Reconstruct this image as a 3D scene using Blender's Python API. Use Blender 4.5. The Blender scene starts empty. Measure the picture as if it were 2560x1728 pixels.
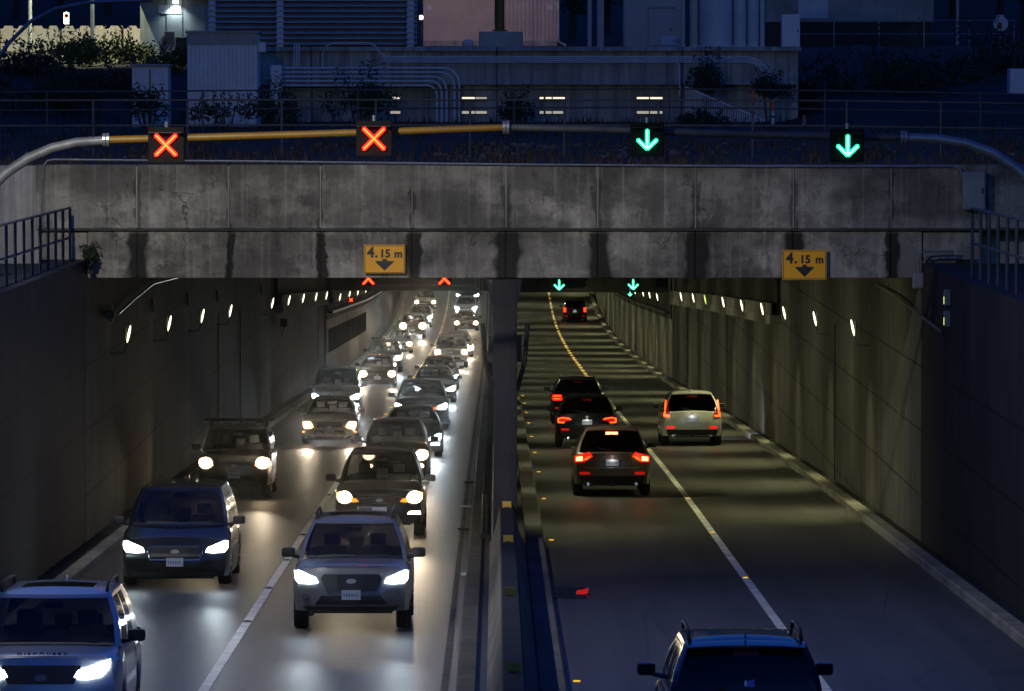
import bpy, bmesh, math, random
from mathutils import Vector, Matrix
rnd = random.Random(11)
C = bpy.context.scene.collection
SC = bpy.context.scene
FPX, ZC = 13500.0, 10.0
CAM = Vector((0, 0, ZC))
_f = Vector((0.00296, 1, -0.04548)).normalized()
_r = _f.cross(Vector((0, 0, 1))).normalized()
_u = _r.cross(_f)

def at(px, py, Y):
    """point at depth Y on the sight line of photo pixel (px, py)"""
    d = _f * FPX + _r * (px - 1280) + _u * (864 - py)
    return CAM + d * (Y / d.y)

# ------------------------------------------------------------------ road profile
RY = [-40, 0, 40, 76.7, 101.5, 137.9, 164.8, 212.6, 271.6, 302.7, 339, 375, 411.6, 438, 462, 480, 520, 620]
RZ = [-5.6, -6.55, -7.5, -8.40, -9.01, -9.93, -10.72, -12.17, -14.06, -14.95, -15.97, -16.83, -17.5, -17.72, -17.55, -17.15, -16.1, -13.0]
def _slopes():
    n = len(RY); d = [(RZ[i+1]-RZ[i])/(RY[i+1]-RY[i]) for i in range(n-1)]
    return [d[0]] + [(d[i-1]+d[i])/2 for i in range(1, n-1)] + [d[-1]]
RS = _slopes()
def roadz(Y):
    for i in range(len(RY)-1):
        if Y <= RY[i+1] or i == len(RY)-2:
            h = RY[i+1]-RY[i]; t = (Y-RY[i])/h
            t2, t3 = t*t, t*t*t
            return ZC + (2*t3-3*t2+1)*RZ[i] + (t3-2*t2+t)*h*RS[i] + (-2*t3+3*t2)*RZ[i+1] + (t3-t2)*h*RS[i+1]
def slope(Y): return (roadz(Y+1.5)-roadz(Y-1.5))/3.0

# ------------------------------------------------------------------ mesh builder
class MB:
    def __init__(s): s.v = []; s.f = []
    def add(s, vs, fs):
        n = len(s.v); s.v += [tuple(v) for v in vs]; s.f += [tuple(i+n for i in f) for f in fs]; return s
    def box(s, a, b):
        x0, y0, z0 = a; x1, y1, z1 = b
        return s.add([(x0,y0,z0),(x1,y0,z0),(x1,y1,z0),(x0,y1,z0),(x0,y0,z1),(x1,y0,z1),(x1,y1,z1),(x0,y1,z1)],
                     [(0,3,2,1),(4,5,6,7),(0,1,5,4),(1,2,6,5),(2,3,7,6),(3,0,4,7)])
    def cbox(s, c, d): return s.box([c[i]-d[i]/2 for i in range(3)], [c[i]+d[i]/2 for i in range(3)])
    def rbox(s, c, d, r):
        """box with chamfered edges"""
        bm = bmesh.new(); bmesh.ops.create_cube(bm, size=1.0)
        for v in bm.verts: v.co = Vector((v.co.x*d[0], v.co.y*d[1], v.co.z*d[2]))
        bmesh.ops.bevel(bm, geom=bm.edges[:], offset=r, segments=2, affect='EDGES', profile=0.6)
        bm.verts.index_update()
        s.add([v.co + Vector(c) for v in bm.verts], [[v.index for v in f.verts] for f in bm.faces]); bm.free(); return s
    def tube(s, pts, r, n=8, cap=True):
        pts = [Vector(p) for p in pts]; N = len(pts); vs = []; up = None
        for i, p in enumerate(pts):
            t = (pts[min(i+1, N-1)] - pts[max(i-1, 0)]).normalized()
            if up is None: up = Vector((0,0,1)) if abs(t.z) < .9 else Vector((1,0,0))
            a = t.cross(up).normalized(); b = a.cross(t).normalized(); up = b
            rr = r[i] if isinstance(r, (list, tuple)) else r
            vs += [p + (a*math.cos(2*math.pi*k/n) + b*math.sin(2*math.pi*k/n))*rr for k in range(n)]
        fs = [(i*n+k, i*n+(k+1)%n, (i+1)*n+(k+1)%n, (i+1)*n+k) for i in range(N-1) for k in range(n)]
        if cap: fs += [tuple(range(n-1, -1, -1)), tuple((N-1)*n+k for k in range(n))]
        return s.add(vs, fs)
    def lathe(s, prof, c, axis='z', n=20):
        """prof: list of (radius, height)"""
        vs = []
        for r, h in prof:
            for k in range(n):
                a = 2*math.pi*k/n; p = (r*math.cos(a), r*math.sin(a), h)
                if axis == 'x': p = (h, p[0], p[1])
                if axis == 'y': p = (p[0], h, p[1])
                vs.append((p[0]+c[0], p[1]+c[1], p[2]+c[2]))
        m = len(prof)
        fs = [(i*n+k, i*n+(k+1)%n, (i+1)*n+(k+1)%n, (i+1)*n+k) for i in range(m-1) for k in range(n)]
        fs += [tuple(range(n-1,-1,-1)), tuple((m-1)*n+k for k in range(n))]
        return s.add(vs, fs)
    def prism(s, poly, y0, y1):
        """polygon in x,z extruded along y"""
        n = len(poly)
        vs = [(x, y0, z) for x, z in poly] + [(x, y1, z) for x, z in poly]
        fs = [tuple(range(n)), tuple(range(2*n-1, n-1, -1))] + [(i, i+n, (i+1)%n+n, (i+1)%n) for i in range(n)]
        return s.add(vs, fs)
    def grid(s, rows):
        m, n = len(rows), len(rows[0])
        return s.add([p for r in rows for p in r], [(i*n+j, i*n+j+1, (i+1)*n+j+1, (i+1)*n+j) for i in range(m-1) for j in range(n-1)])
    def build(s, name, mat, parent=None, smooth=False, bevel=0, angle=35, fix=True):
        me = bpy.data.meshes.new(name); me.from_pydata(s.v, [], s.f); me.update()
        if fix:
            bm = bmesh.new(); bm.from_mesh(me); bmesh.ops.recalc_face_normals(bm, faces=bm.faces[:]); bm.to_mesh(me); bm.free()
        o = bpy.data.objects.new(name, me); C.objects.link(o)
        for m in (mat if isinstance(mat, (list, tuple)) else [mat]): me.materials.append(m)
        if parent is not None: o.parent = parent
        if smooth:
            for p in me.polygons: p.use_smooth = True
            try: me.set_sharp_from_angle(angle=math.radians(angle))
            except Exception: pass
        if bevel:
            b = o.modifiers.new('bevel', 'BEVEL'); b.width = bevel; b.segments = 2; b.limit_method = 'ANGLE'
        return o

def tag(o, label=None, cat=None, group=None, kind=None):
    if label: o['label'] = label
    if cat: o['category'] = cat
    if group: o['group'] = group
    if kind: o['kind'] = kind
    return o
def thing(name, label, cat, loc=(0,0,0), group=None, rot=(0,0,0)):
    o = bpy.data.objects.new(name, None); C.objects.link(o); o.empty_display_size = .2
    o.location = loc; o.rotation_euler = rot
    return tag(o, label, cat, group)
def copy_tree(root, loc, label=None):
    c = root.copy(); C.objects.link(c); c.location = loc
    if label: c['label'] = label
    def rec(src, dst):
        for ch in src.children:
            d = ch.copy(); C.objects.link(d); d.parent = dst; d.matrix_parent_inverse = ch.matrix_parent_inverse.copy(); rec(ch, d)
    rec(root, c)
    return c
def sweep(prof, Y0, Y1, name, mat, parent=None, step=4.0, closed=True, top=None, bevel=0):
    """prof: (x, dz) around the section, extruded along the road; top: absolute z that replaces dz=None"""
    n = max(1, int(math.ceil((Y1-Y0)/step))); rows = []
    for i in range(n+1):
        Y = Y0 + (Y1-Y0)*i/n; rz = roadz(Y)
        rows.append([(x, Y, top if dz is None else rz+dz) for x, dz in prof])
    mb = MB(); k = len(prof); vs = [p for r in rows for p in r]; fs = []
    for i in range(n):
        for j in range(k if closed else k-1):
            fs.append((i*k+j, i*k+(j+1) % k, (i+1)*k+(j+1) % k, (i+1)*k+j))
    if closed: fs += [tuple(range(k-1,-1,-1)), tuple(n*k+j for j in range(k))]
    mb.add(vs, fs)
    return mb.build(name, mat, parent, bevel=bevel)

# ------------------------------------------------------------------ materials
class N:
    """small node helper"""
    def __init__(s, name):
        s.m = bpy.data.materials.new(name); s.m.use_nodes = True; s.t = s.m.node_tree; s.b = s.t.nodes['Principled BSDF']
    def n(s, typ, **kw):
        o = s.t.nodes.new(typ)
        for k, v in kw.items():
            if k.startswith('i_'): o.inputs[k[2:].replace('_', ' ')].default_value = v
            else: setattr(o, k, v)
        return o
    def l(s, a, b): s.t.links.new(a, b)
    def val(s, sock, v):
        if hasattr(v, 'type') and hasattr(v, 'links'): s.l(v, sock)
        else: sock.default_value = v
    def math(s, op, a, b=0.0, clamp=False):
        o = s.n('ShaderNodeMath', operation=op); o.use_clamp = clamp
        s.val(o.inputs[0], a); s.val(o.inputs[1], b); return o.outputs[0]
    def coord(s, scale=(1,1,1), obj=True):
        if not hasattr(s, '_tc'): s._tc = s.n('ShaderNodeTexCoord')
        mp = s.n('ShaderNodeMapping'); mp.inputs['Scale'].default_value = scale
        s.l(s._tc.outputs['Object' if obj else 'Generated'], mp.inputs['Vector']); return mp.outputs[0]
    def noise(s, scale=(1,1,1), size=1.0, detail=5.0, rough=.6):
        o = s.n('ShaderNodeTexNoise'); o.inputs['Scale'].default_value = size; o.inputs['Detail'].default_value = detail
        o.inputs['Roughness'].default_value = rough; s.l(s.coord(scale), o.inputs['Vector']); return o.outputs['Fac']
    def ramp(s, fac, pts):
        o = s.n('ShaderNodeValToRGB'); e = o.color_ramp.elements
        while len(e) < len(pts): e.new(.5)
        for i, (p, c) in enumerate(pts):
            e[i].position = p; e[i].color = (c, c, c, 1) if not isinstance(c, tuple) else (*c, 1)
        s.val(o.inputs[0], fac); return o.outputs[0]
    def mix(s, fac, a, b, mode='MIX'):
        o = s.n('ShaderNodeMix', data_type='RGBA', blend_type=mode)
        s.val(o.inputs[0], fac)
        for i, v in ((6, a), (7, b)):
            if isinstance(v, tuple): v = (*v, 1) if len(v) == 3 else v
            s.val(o.inputs[i], v)
        return o.outputs[2]
    def bump(s, h, strength=.3, dist=.02):
        o = s.n('ShaderNodeBump'); o.inputs['Strength'].default_value = strength; o.inputs['Distance'].default_value = dist
        s.l(h, o.inputs['Height']); s.l(o.outputs[0], s.b.inputs['Normal'])
    def set(s, **kw):
        for k, v in kw.items(): s.val(s.b.inputs[k.replace('_', ' ')], (*v, 1) if isinstance(v, tuple) and len(v) == 3 else v)
        return s.m

def plain(name, col, rough=.6, metal=0.0, var=.25, size=3.0, bump=0, coat=0, spec=.5):
    k = N(name); f = k.noise(size=size)
    a = tuple(c*(1-var) for c in col); b = tuple(min(1, c*(1+var)) for c in col)
    k.l(k.mix(k.ramp(f, [(.3, 0.0), (.7, 1.0)]), a, b), k.b.inputs['Base Color'])
    k.set(Roughness=rough, Metallic=metal)
    k.b.inputs['Specular IOR Level'].default_value = spec
    if coat: k.set(Coat_Weight=coat, Coat_Roughness=.05)
    if bump: k.bump(k.noise(size=size*6), bump, .01)
    return k.m
def emit(name, col, strength):
    k = N(name); k.b.inputs['Base Color'].default_value = (*[min(1, c*.5) for c in col], 1)
    k.b.inputs['Emission Color'].default_value = (*col, 1); k.b.inputs['Emission Strength'].default_value = strength
    k.b.inputs['Roughness'].default_value = .3
    return k.m

def concrete(name, col, streak=.5, joint=0, zlines=(), rough=.85, dirt=.5, axis='y', stain=None):
    """weathered concrete: blotches, vertical streaks, pour lines at fixed heights, vertical joints"""
    k = N(name); tc = k.n('ShaderNodeTexCoord'); sep = k.n('ShaderNodeSeparateXYZ'); k.l(tc.outputs['Object'], sep.inputs[0])
    big = k.ramp(k.noise(size=.35, detail=6), [(.35, 0.0), (.7, 1.0)])
    c = k.mix(big, tuple(x*.55 for x in col), tuple(x*1.25 for x in col))
    if stain:
        md = k.ramp(k.noise(size=.8, detail=12, rough=.74), [(.50, 0.0), (.57, 1.0)]); c = k.mix(k.math('MULTIPLY', md, .8), c, tuple(x*.14 for x in col))
        m3 = k.ramp(k.noise(scale=(1.6, 1.6, .8), size=1.9, detail=12, rough=.8), [(.53, 0.0), (.58, 1.0)]); c = k.mix(k.math('MULTIPLY', m3, .88), c, tuple(x*.12 for x in col))
        bg2 = k.ramp(k.noise(scale=(.35, .35, .7), size=1.0, detail=8, rough=.62), [(.43, 0.0), (.55, 1.0)]); c = k.mix(bg2, k.mix(.75, c, tuple(x*.22 for x in col)), k.mix(.25, c, tuple(x*1.7 for x in col)))
        vo = k.n('ShaderNodeTexVoronoi', feature='DISTANCE_TO_EDGE'); vo.inputs['Scale'].default_value = .55; wv = k.n('ShaderNodeVectorMath', operation='MULTIPLY_ADD')
        nz = k.n('ShaderNodeTexNoise'); nz.inputs['Scale'].default_value = 1.6; nz.inputs['Detail'].default_value = 8; k.l(tc.outputs['Object'], nz.inputs['Vector'])
        k.l(nz.outputs['Color'], wv.inputs[0]); wv.inputs[1].default_value = (1.3, 1.3, 1.3); k.l(tc.outputs['Object'], wv.inputs[2]); k.l(wv.outputs[0], vo.inputs['Vector'])
        cr = k.math('LESS_THAN', vo.outputs['Distance'], .009); c = k.mix(k.math('MULTIPLY', k.math('MULTIPLY', cr, .8), k.ramp(k.noise(size=.4), [(.45, 0.0), (.6, 1.0)])), c, tuple(x*.12 for x in col))
        tp = k.n('ShaderNodeMapRange'); tp.inputs['From Min'].default_value = 8.2; tp.inputs['From Max'].default_value = 8.68; k.l(sep.outputs['Z'], tp.inputs['Value'])
        c = k.mix(k.math('MULTIPLY', tp.outputs[0], k.ramp(k.noise(scale=(1.4, 1.4, .35), size=1.0, detail=7), [(.38, 0.1), (.62, 1.0)])), c, tuple(x*.16 for x in col))
        ef = k.ramp(k.noise(scale=(2.6, 2.6, .25), size=1.3, detail=5), [(.62, 0.0), (.72, 1.0)]); c = k.mix(k.math('MULTIPLY', ef, .35), c, tuple(min(1, x*1.9) for x in col))
    fine = k.ramp(k.noise(size=9, detail=8, rough=.7), [(.38, 0.0), (.62, 1.0)])
    c = k.mix(k.math('MULTIPLY', fine, .35), c, tuple(x*.5 for x in col))
    st = k.ramp(k.noise(scale=(3.2, 3.2, .10), size=1.0, detail=6, rough=.65), [(.42, 0.0), (.66, 1.0)])
    c = k.mix(k.math('MULTIPLY', st, streak), c, tuple(x*.28 for x in col))
    st2 = k.ramp(k.noise(scale=(5.5, 5.5, .07), size=1.7, detail=4), [(.55, 0.0), (.75, 1.0)])
    c = k.mix(k.math('MULTIPLY', st2, streak*.5), c, tuple(min(1, x*1.7) for x in col))
    blot = k.ramp(k.noise(size=1.3, detail=9, rough=.75), [(.56, 0.0), (.70, 1.0)])
    c = k.mix(k.math('MULTIPLY', blot, dirt), c, tuple(x*.22 for x in col))
    dark = None
    for z in zlines:
        d = k.math('LESS_THAN', k.math('ABSOLUTE', k.math('SUBTRACT', sep.outputs['Z'], z)), .022)
        dark = d if dark is None else k.math('MAXIMUM', dark, d)
    if joint:
        src = sep.outputs['Y' if axis == 'y' else 'X']
        m = k.math('FRACT', k.math('DIVIDE', src, joint)); d = k.math('LESS_THAN', m, .06/joint)
        dark = d if dark is None else k.math('MAXIMUM', dark, d)
    if dark is not None: c = k.mix(k.math('MULTIPLY', dark, .8), c, tuple(x*.12 for x in col))
    if stain:      # leak stains below the panel joints: (x, half width, z_top, z_bottom, strength)
        wob = k.math('MULTIPLY', k.math('SUBTRACT', k.noise(scale=(1.5, 1.5, 1.2), size=2.2, detail=6), .5), .34)
        tot = None
        for x, w, zt, zb, sg in stain:
            g = k.n('ShaderNodeMapRange'); g.inputs['From Min'].default_value = w*.75; g.inputs['From Max'].default_value = w*1.15
            g.inputs['To Min'].default_value = sg; g.inputs['To Max'].default_value = 0
            k.l(k.math('ABSOLUTE', k.math('ADD', k.math('SUBTRACT', sep.outputs['X'], x), wob)), g.inputs['Value'])
            h = k.n('ShaderNodeMapRange'); h.inputs['From Min'].default_value = zt-.12; h.inputs['From Max'].default_value = zt
            h.inputs['To Min'].default_value = 1; h.inputs['To Max'].default_value = 0; k.l(sep.outputs['Z'], h.inputs['Value'])
            v = k.math('MULTIPLY', g.outputs[0], h.outputs[0])
            tot = v if tot is None else k.math('MAXIMUM', tot, v)
        c = k.mix(tot, c, tuple(x*.05 for x in col))
    k.l(c, k.b.inputs['Base Color']); k.set(Roughness=rough)
    k.b.inputs['Specular IOR Level'].default_value = .25
    k.bump(k.noise(size=14, detail=6), .35, .012)
    return k.m

def asphalt(name, col=(.055, .054, .052), rough=.43):
    k = N(name); tc = k.n('ShaderNodeTexCoord')
    tr = k.ramp(k.noise(scale=(1.1, .012, 1), size=1.0, detail=4), [(.35, 0.0), (.7, 1.0)])      # wheel tracks
    c = k.mix(tr, tuple(x*.55 for x in col), tuple(x*1.45 for x in col))
    pt = k.ramp(k.noise(scale=(.5, .07, 1), size=1.0, detail=7, rough=.7), [(.5, 0.0), (.64, 1.0)])
    c = k.mix(k.math('MULTIPLY', pt, .7), c, tuple(x*.45 for x in col))
    lc = k.n('ShaderNodeTexVoronoi', feature='DISTANCE_TO_EDGE'); lc.inputs['Scale'].default_value = 1.0; k.l(k.coord((.42, .06, 1)), lc.inputs['Vector'])
    c = k.mix(k.math('MULTIPLY', k.math('LESS_THAN', lc.outputs['Distance'], .008), .6), c, tuple(x*.3 for x in col))
    oil = k.ramp(k.noise(scale=(1.6, .5, 1), size=1.2, detail=3), [(.66, 0.0), (.72, 1.0)]); c = k.mix(k.math('MULTIPLY', oil, .5), c, tuple(x*.35 for x in col))
    sp = k.ramp(k.noise(size=38, detail=3), [(.35, 0.0), (.68, 1.0)])
    c = k.mix(k.math('MULTIPLY', sp, .55), c, tuple(x*2.1 for x in col))
    k.l(c, k.b.inputs['Base Color'])
    r = k.n('ShaderNodeMapRange'); r.inputs['To Min'].default_value = rough-.08; r.inputs['To Max'].default_value = rough+.14
    k.l(k.noise(scale=(.9, .03, 1), size=1.0, detail=6), r.inputs['Value']); k.l(r.outputs[0], k.b.inputs['Roughness'])
    k.bump(k.noise(size=30, detail=4), .5, .01)
    return k.m

M = {}
M['asphalt'] = asphalt('asphalt', (.075, .074, .073))
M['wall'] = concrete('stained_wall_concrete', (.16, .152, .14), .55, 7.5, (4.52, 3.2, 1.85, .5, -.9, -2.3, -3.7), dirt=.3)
M['wall_near'] = concrete('shaded_wall_concrete', (.038, .037, .040), .5, 7.5, (4.52, 3.2, 1.85, .5, -.9, -2.3, -3.7), dirt=.3)  # darker copy of the wall; the unlit near stretch is put into its colour
M['wall_dim'] = concrete('dark_wall_concrete', (.07, .068, .06), .5, 1.2, dirt=.3)
M['tunnel_panel'] = concrete('tunnel_panel_concrete', (.36, .345, .31), .45, 1.9, dirt=.15, rough=.7)
M['tunnel_panel_r'] = concrete('tunnel_panel_concrete_ribbed', (.30, .29, .26), .5, 3.2, dirt=.25, rough=.8)
M['kerb_dim'] = concrete('dull_kerb_concrete', (.19, .185, .175), .1, 3.0, dirt=.5)
M['screen'] = concrete('slatted_screen', (.34, .33, .29), .1, .33, dirt=.2)
M['kerb'] = concrete('kerb_concrete', (.36, .345, .31), .1, 3.0, dirt=.4)
M['walk'] = concrete('walkway_concrete', (.12, .115, .11), .1, 1.1, dirt=.5)
M['slab'] = concrete('soffit_concrete', (.10, .098, .09), .3, dirt=.4)
M['bldg'] = concrete('building_concrete', (.46, .46, .46), .75, 6.5, axis='x', dirt=.35)
M['block'] = concrete('block_concrete', (.48, .46, .42), .2, dirt=.2)
M['pier'] = concrete('pier_concrete', (.045, .045, .055), .4, dirt=.5)
M['barrier'] = concrete('barrier_concrete', (.33, .315, .285), .3, 3.6, dirt=.4)
M['white_line'] = plain('road_paint_white', (.80, .80, .76), .55, var=.3, size=2.2)
M['galv'] = plain('galvanised_steel', (.30, .32, .34), .42, .7, .2, 4)
M['galv_dull'] = plain('weathered_steel', (.17, .18, .19), .6, .5, .3, 3)
M['yellow'] = plain('yellow_paint', (.20, .105, .006), .5, 0, .18, 1.5)
M['sign_yellow'] = plain('sign_yellow', (.95, .43, .008), .5, 0, .06, 3)
M['black'] = plain('black_paint', (.012, .012, .013), .5)
M['housing'] = plain('signal_housing', (.013, .012, .012), .9, spec=.1)
M['dark'] = plain('dark_metal', (.03, .031, .033), .5, .3)
M['rubber'] = plain('tyre_rubber', (.016, .016, .017), .85)
M['rim'] = plain('alloy', (.32, .33, .34), .35, .9)
M['rim_dark'] = plain('dark_alloy', (.06, .06, .065), .4, .8)
M['trim'] = plain('black_trim', (.014, .014, .015), .55)
M['seat'] = plain('seat_cloth', (.02, .019, .018), .9)
M['chrome'] = plain('chrome', (.6, .61, .62), .16, 1.0, .05)
M['plate'] = plain('plate_face', (.50, .54, .62), .4, 0, .1, 20)
M['plate_dark'] = plain('plate_dark', (.12, .13, .14), .5)
M['ink'] = plain('plate_ink', (.14, .18, .34), .5)
M['mirror_glass'] = plain('mirror_glass', (.02, .021, .024), .5, 0, spec=.2)
M['grille'] = plain('grille_black', (.01, .01, .011), .35)
M['lens'] = plain('clear_lens', (.18, .18, .19), .12, .5)
M['shed_blue'] = plain('painted_steel_pale', (.62, .65, .70), .55, 0, .12, 2)
M['shed_beige'] = plain('corrugated_beige', (.52, .46, .42), .6, 0, .12, 1.5)
M['cabinet'] = plain('cabinet_grey', (.24, .26, .28), .55, .2, .2, 2)
M['duct'] = plain('white_duct', (.55, .58, .62), .5, 0, .12, 1.2)
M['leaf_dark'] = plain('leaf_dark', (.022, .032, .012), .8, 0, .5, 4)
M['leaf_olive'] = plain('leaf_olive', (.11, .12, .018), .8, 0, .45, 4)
M['leaf_brown'] = plain('leaf_brown', (.06, .04, .02), .8, 0, .4, 4)
M['bark'] = plain('bark', (.05, .038, .03), .9)
M['ground'] = plain('hill_soil', (.007, .007, .005), .95, 0, .5, .6, .5)
M['pipe'] = plain('pale_pipe', (.66, .68, .72), .45, 0, .15, 3)
M['slat'] = plain('louvre_slat', (.40, .42, .46), .5, 0, .2, 2)
M['fence'] = plain('dark_fence_steel', (.07, .075, .085), .6, .2, .3, 3)
M['badge'] = plain('badge', (.25, .26, .27), .5, .3)
M['sticker'] = plain('blue_sticker', (.05, .16, .55), .4)
M['gravel'] = plain('gravel', (.10, .10, .105), .95, 0, .6, 5, .6)
M['orange'] = plain('orange_plastic', (.75, .13, .02), .5)
M['white_plastic'] = plain('white_plastic', (.6, .62, .66), .5)
M['stud'] = emit('road_stud_glow', (1.0, .55, .03), 1.1)  # emission stands in for headlight shine returned by the studs
M['stud_body'] = plain('stud_body', (.7, .45, .05), .5)
M['red_lit'] = emit('red_led', (1.0, .012, .008), 4.0); M['red_hot'] = emit('red_led_core', (1.0, .27, .025), 2.3)
M['green_lit'] = emit('green_led', (.01, .85, .36), 2.0); M['green_hot'] = emit('green_led_core', (.30, 1.0, .72), 3.5)
M['lamp_lens'] = emit('tunnel_lamp_lens', (1.0, .90, .60), 2.8)
M['lamp_lens_dim'] = emit('tunnel_lamp_failing', (.8, 1.0, .2), 1.2)
M['cool'] = emit('headlight_white', (.78, .92, 1.0), 24)
M['warm'] = emit('headlight_halogen', (1.0, .76, .46), 20)
M['warm_rim'] = emit('halogen_reflector', (1.0, .45, .14), 2.6)  # lens glow raised to stand in for glare round the lamp
M['cool_rim'] = emit('led_reflector', (.45, .75, 1.0), .8)
M['amber'] = emit('amber_marker', (1.0, .30, .02), 1.3)
M['tail'] = emit('tail_light', (1.0, .008, .004), 1.3)
M['tail_hot'] = emit('tail_light_hot', (1.0, .085, .012), 3.0)
M['brake'] = emit('brake_light', (1.0, .16, .06), 9)
M['tail_off'] = plain('red_lens', (.22, .008, .006), .2)
M['reflector'] = emit('red_reflector_glow', (1.0, .015, .01), .38)  # faint emission stands in for light the red plastic returns
M['window_lit'] = emit('lit_window', (1.0, .93, .72), 1.1)
M['window_lit_dim'] = emit('lit_window_dim', (1.0, .95, .8), .35)
M['white_lamp'] = emit('white_lamp', (.86, 1.0, .95), 6)
M['purple_lamp'] = emit('purple_lamp', (.5, .2, 1.0), 3)
M['interior'] = emit('cabin_screen', (.45, .85, .9), .25)

def glassmat(name, tint=.32, base=(.012, .013, .015)):
    k = N(name); k.t.nodes.remove(k.b); out = [n for n in k.t.nodes if n.type == 'OUTPUT_MATERIAL'][0]
    tr = k.n('ShaderNodeBsdfTransparent'); tr.inputs[0].default_value = (tint, tint, tint*1.02, 1)
    gl = k.n('ShaderNodeBsdfGlossy'); gl.inputs['Roughness'].default_value = .04; gl.inputs[0].default_value = (.9, .95, 1, 1)
    fr = k.n('ShaderNodeFresnel'); fr.inputs[0].default_value = 1.5
    mx = k.n('ShaderNodeMixShader'); k.l(fr.outputs[0], mx.inputs[0]); k.l(tr.outputs[0], mx.inputs[1]); k.l(gl.outputs[0], mx.inputs[2])
    k.l(mx.outputs[0], out.inputs[0]); return k.m
M['glass'] = glassmat('car_glass', .30)
M['glass_dark'] = glassmat('privacy_glass', .10)
_paints = {}
def paint(col, rough=.32, metal=.25):
    key = (col, rough, metal)
    if key not in _paints:
        _paints[key] = plain('car_paint', col, rough, metal, .06, 2.0, 0, .9)
    return _paints[key]

def lettering(text, size, mat, parent, loc, rot=(math.pi/2, 0, 0), depth=.004, name='lettering', bold=0.0, align='CENTER', valign='CENTER'):
    cu = bpy.data.curves.new(name, 'FONT'); cu.body = text; cu.size = size; cu.extrude = depth; cu.align_x = align; cu.align_y = valign; cu.offset = bold
    tmp = bpy.data.objects.new('tmp_text', cu); C.objects.link(tmp)
    bpy.context.view_layer.update()
    me = bpy.data.meshes.new_from_object(tmp.evaluated_get(bpy.context.evaluated_depsgraph_get()))
    bpy.data.objects.remove(tmp); bpy.data.curves.remove(cu)
    me.name = name; me.materials.clear(); me.materials.append(mat)
    o = bpy.data.objects.new(name, me); C.objects.link(o); o.location = loc; o.rotation_euler = rot; o.parent = parent
    return o
def spot(loc, direction, energy, col, cone, blend=.6, size=.05, parent=None, name='light_beam'):
    l = bpy.data.lights.new(name, 'SPOT'); l.energy = energy; l.color = col; l.spot_size = math.radians(cone); l.spot_blend = blend; l.shadow_soft_size = size
    o = bpy.data.objects.new(name, l); C.objects.link(o); o.location = loc
    o.rotation_euler = Vector(direction).to_track_quat('-Z', 'Y').to_euler()
    if parent is not None: o.parent = parent
    return o
def point(loc, energy, col, size=.1, parent=None, name='lamp_glow'):
    l = bpy.data.lights.new(name, 'POINT'); l.energy = energy; l.color = col; l.shadow_soft_size = size
    o = bpy.data.objects.new(name, l); C.objects.link(o); o.location = loc
    if parent is not None: o.parent = parent
    return o
# ------------------------------------------------------------------ vehicles
PRE = {
 'suv':   dict(L=4.7, W=1.88, H=1.68, belt=1.08, hood=.95, cowl=1.08, yc=1.12, yrf=1.95, yrr=4.35, ytr=4.62, deck=1.08, wr=.37, ya=.92, yb=3.70, gc=.31, wt=.70, lean=.17),
 'van':   dict(L=5.1, W=2.00, H=1.78, belt=1.08, hood=.88, cowl=1.10, yc=.95, yrf=1.95, yrr=4.80, ytr=5.02, deck=1.08, wr=.36, ya=.98, yb=4.05, gc=.20, wt=.74, lean=.22),
 'sedan': dict(L=4.7, W=1.80, H=1.45, belt=.93, hood=.74, cowl=.93, yc=1.25, yrf=2.10, yrr=3.30, ytr=4.05, deck=.98, wr=.32, ya=.90, yb=3.65, gc=.18, wt=.64, lean=.20),
 'truck': dict(L=5.2, W=1.90, H=1.80, belt=1.15, hood=1.06, cowl=1.14, yc=1.40, yrf=2.05, yrr=4.90, ytr=5.12, deck=1.15, wr=.37, ya=.90, yb=4.0, gc=.34, wt=.74, lean=.06),
}
def lerp_tab(tab, x):
    if x <= tab[0][0]: return tab[0][1]
    for (a, va), (b, vb) in zip(tab, tab[1:]):
        if x <= b: return va + (vb-va)*(x-a)/(b-a)
    return tab[-1][1]

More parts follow.
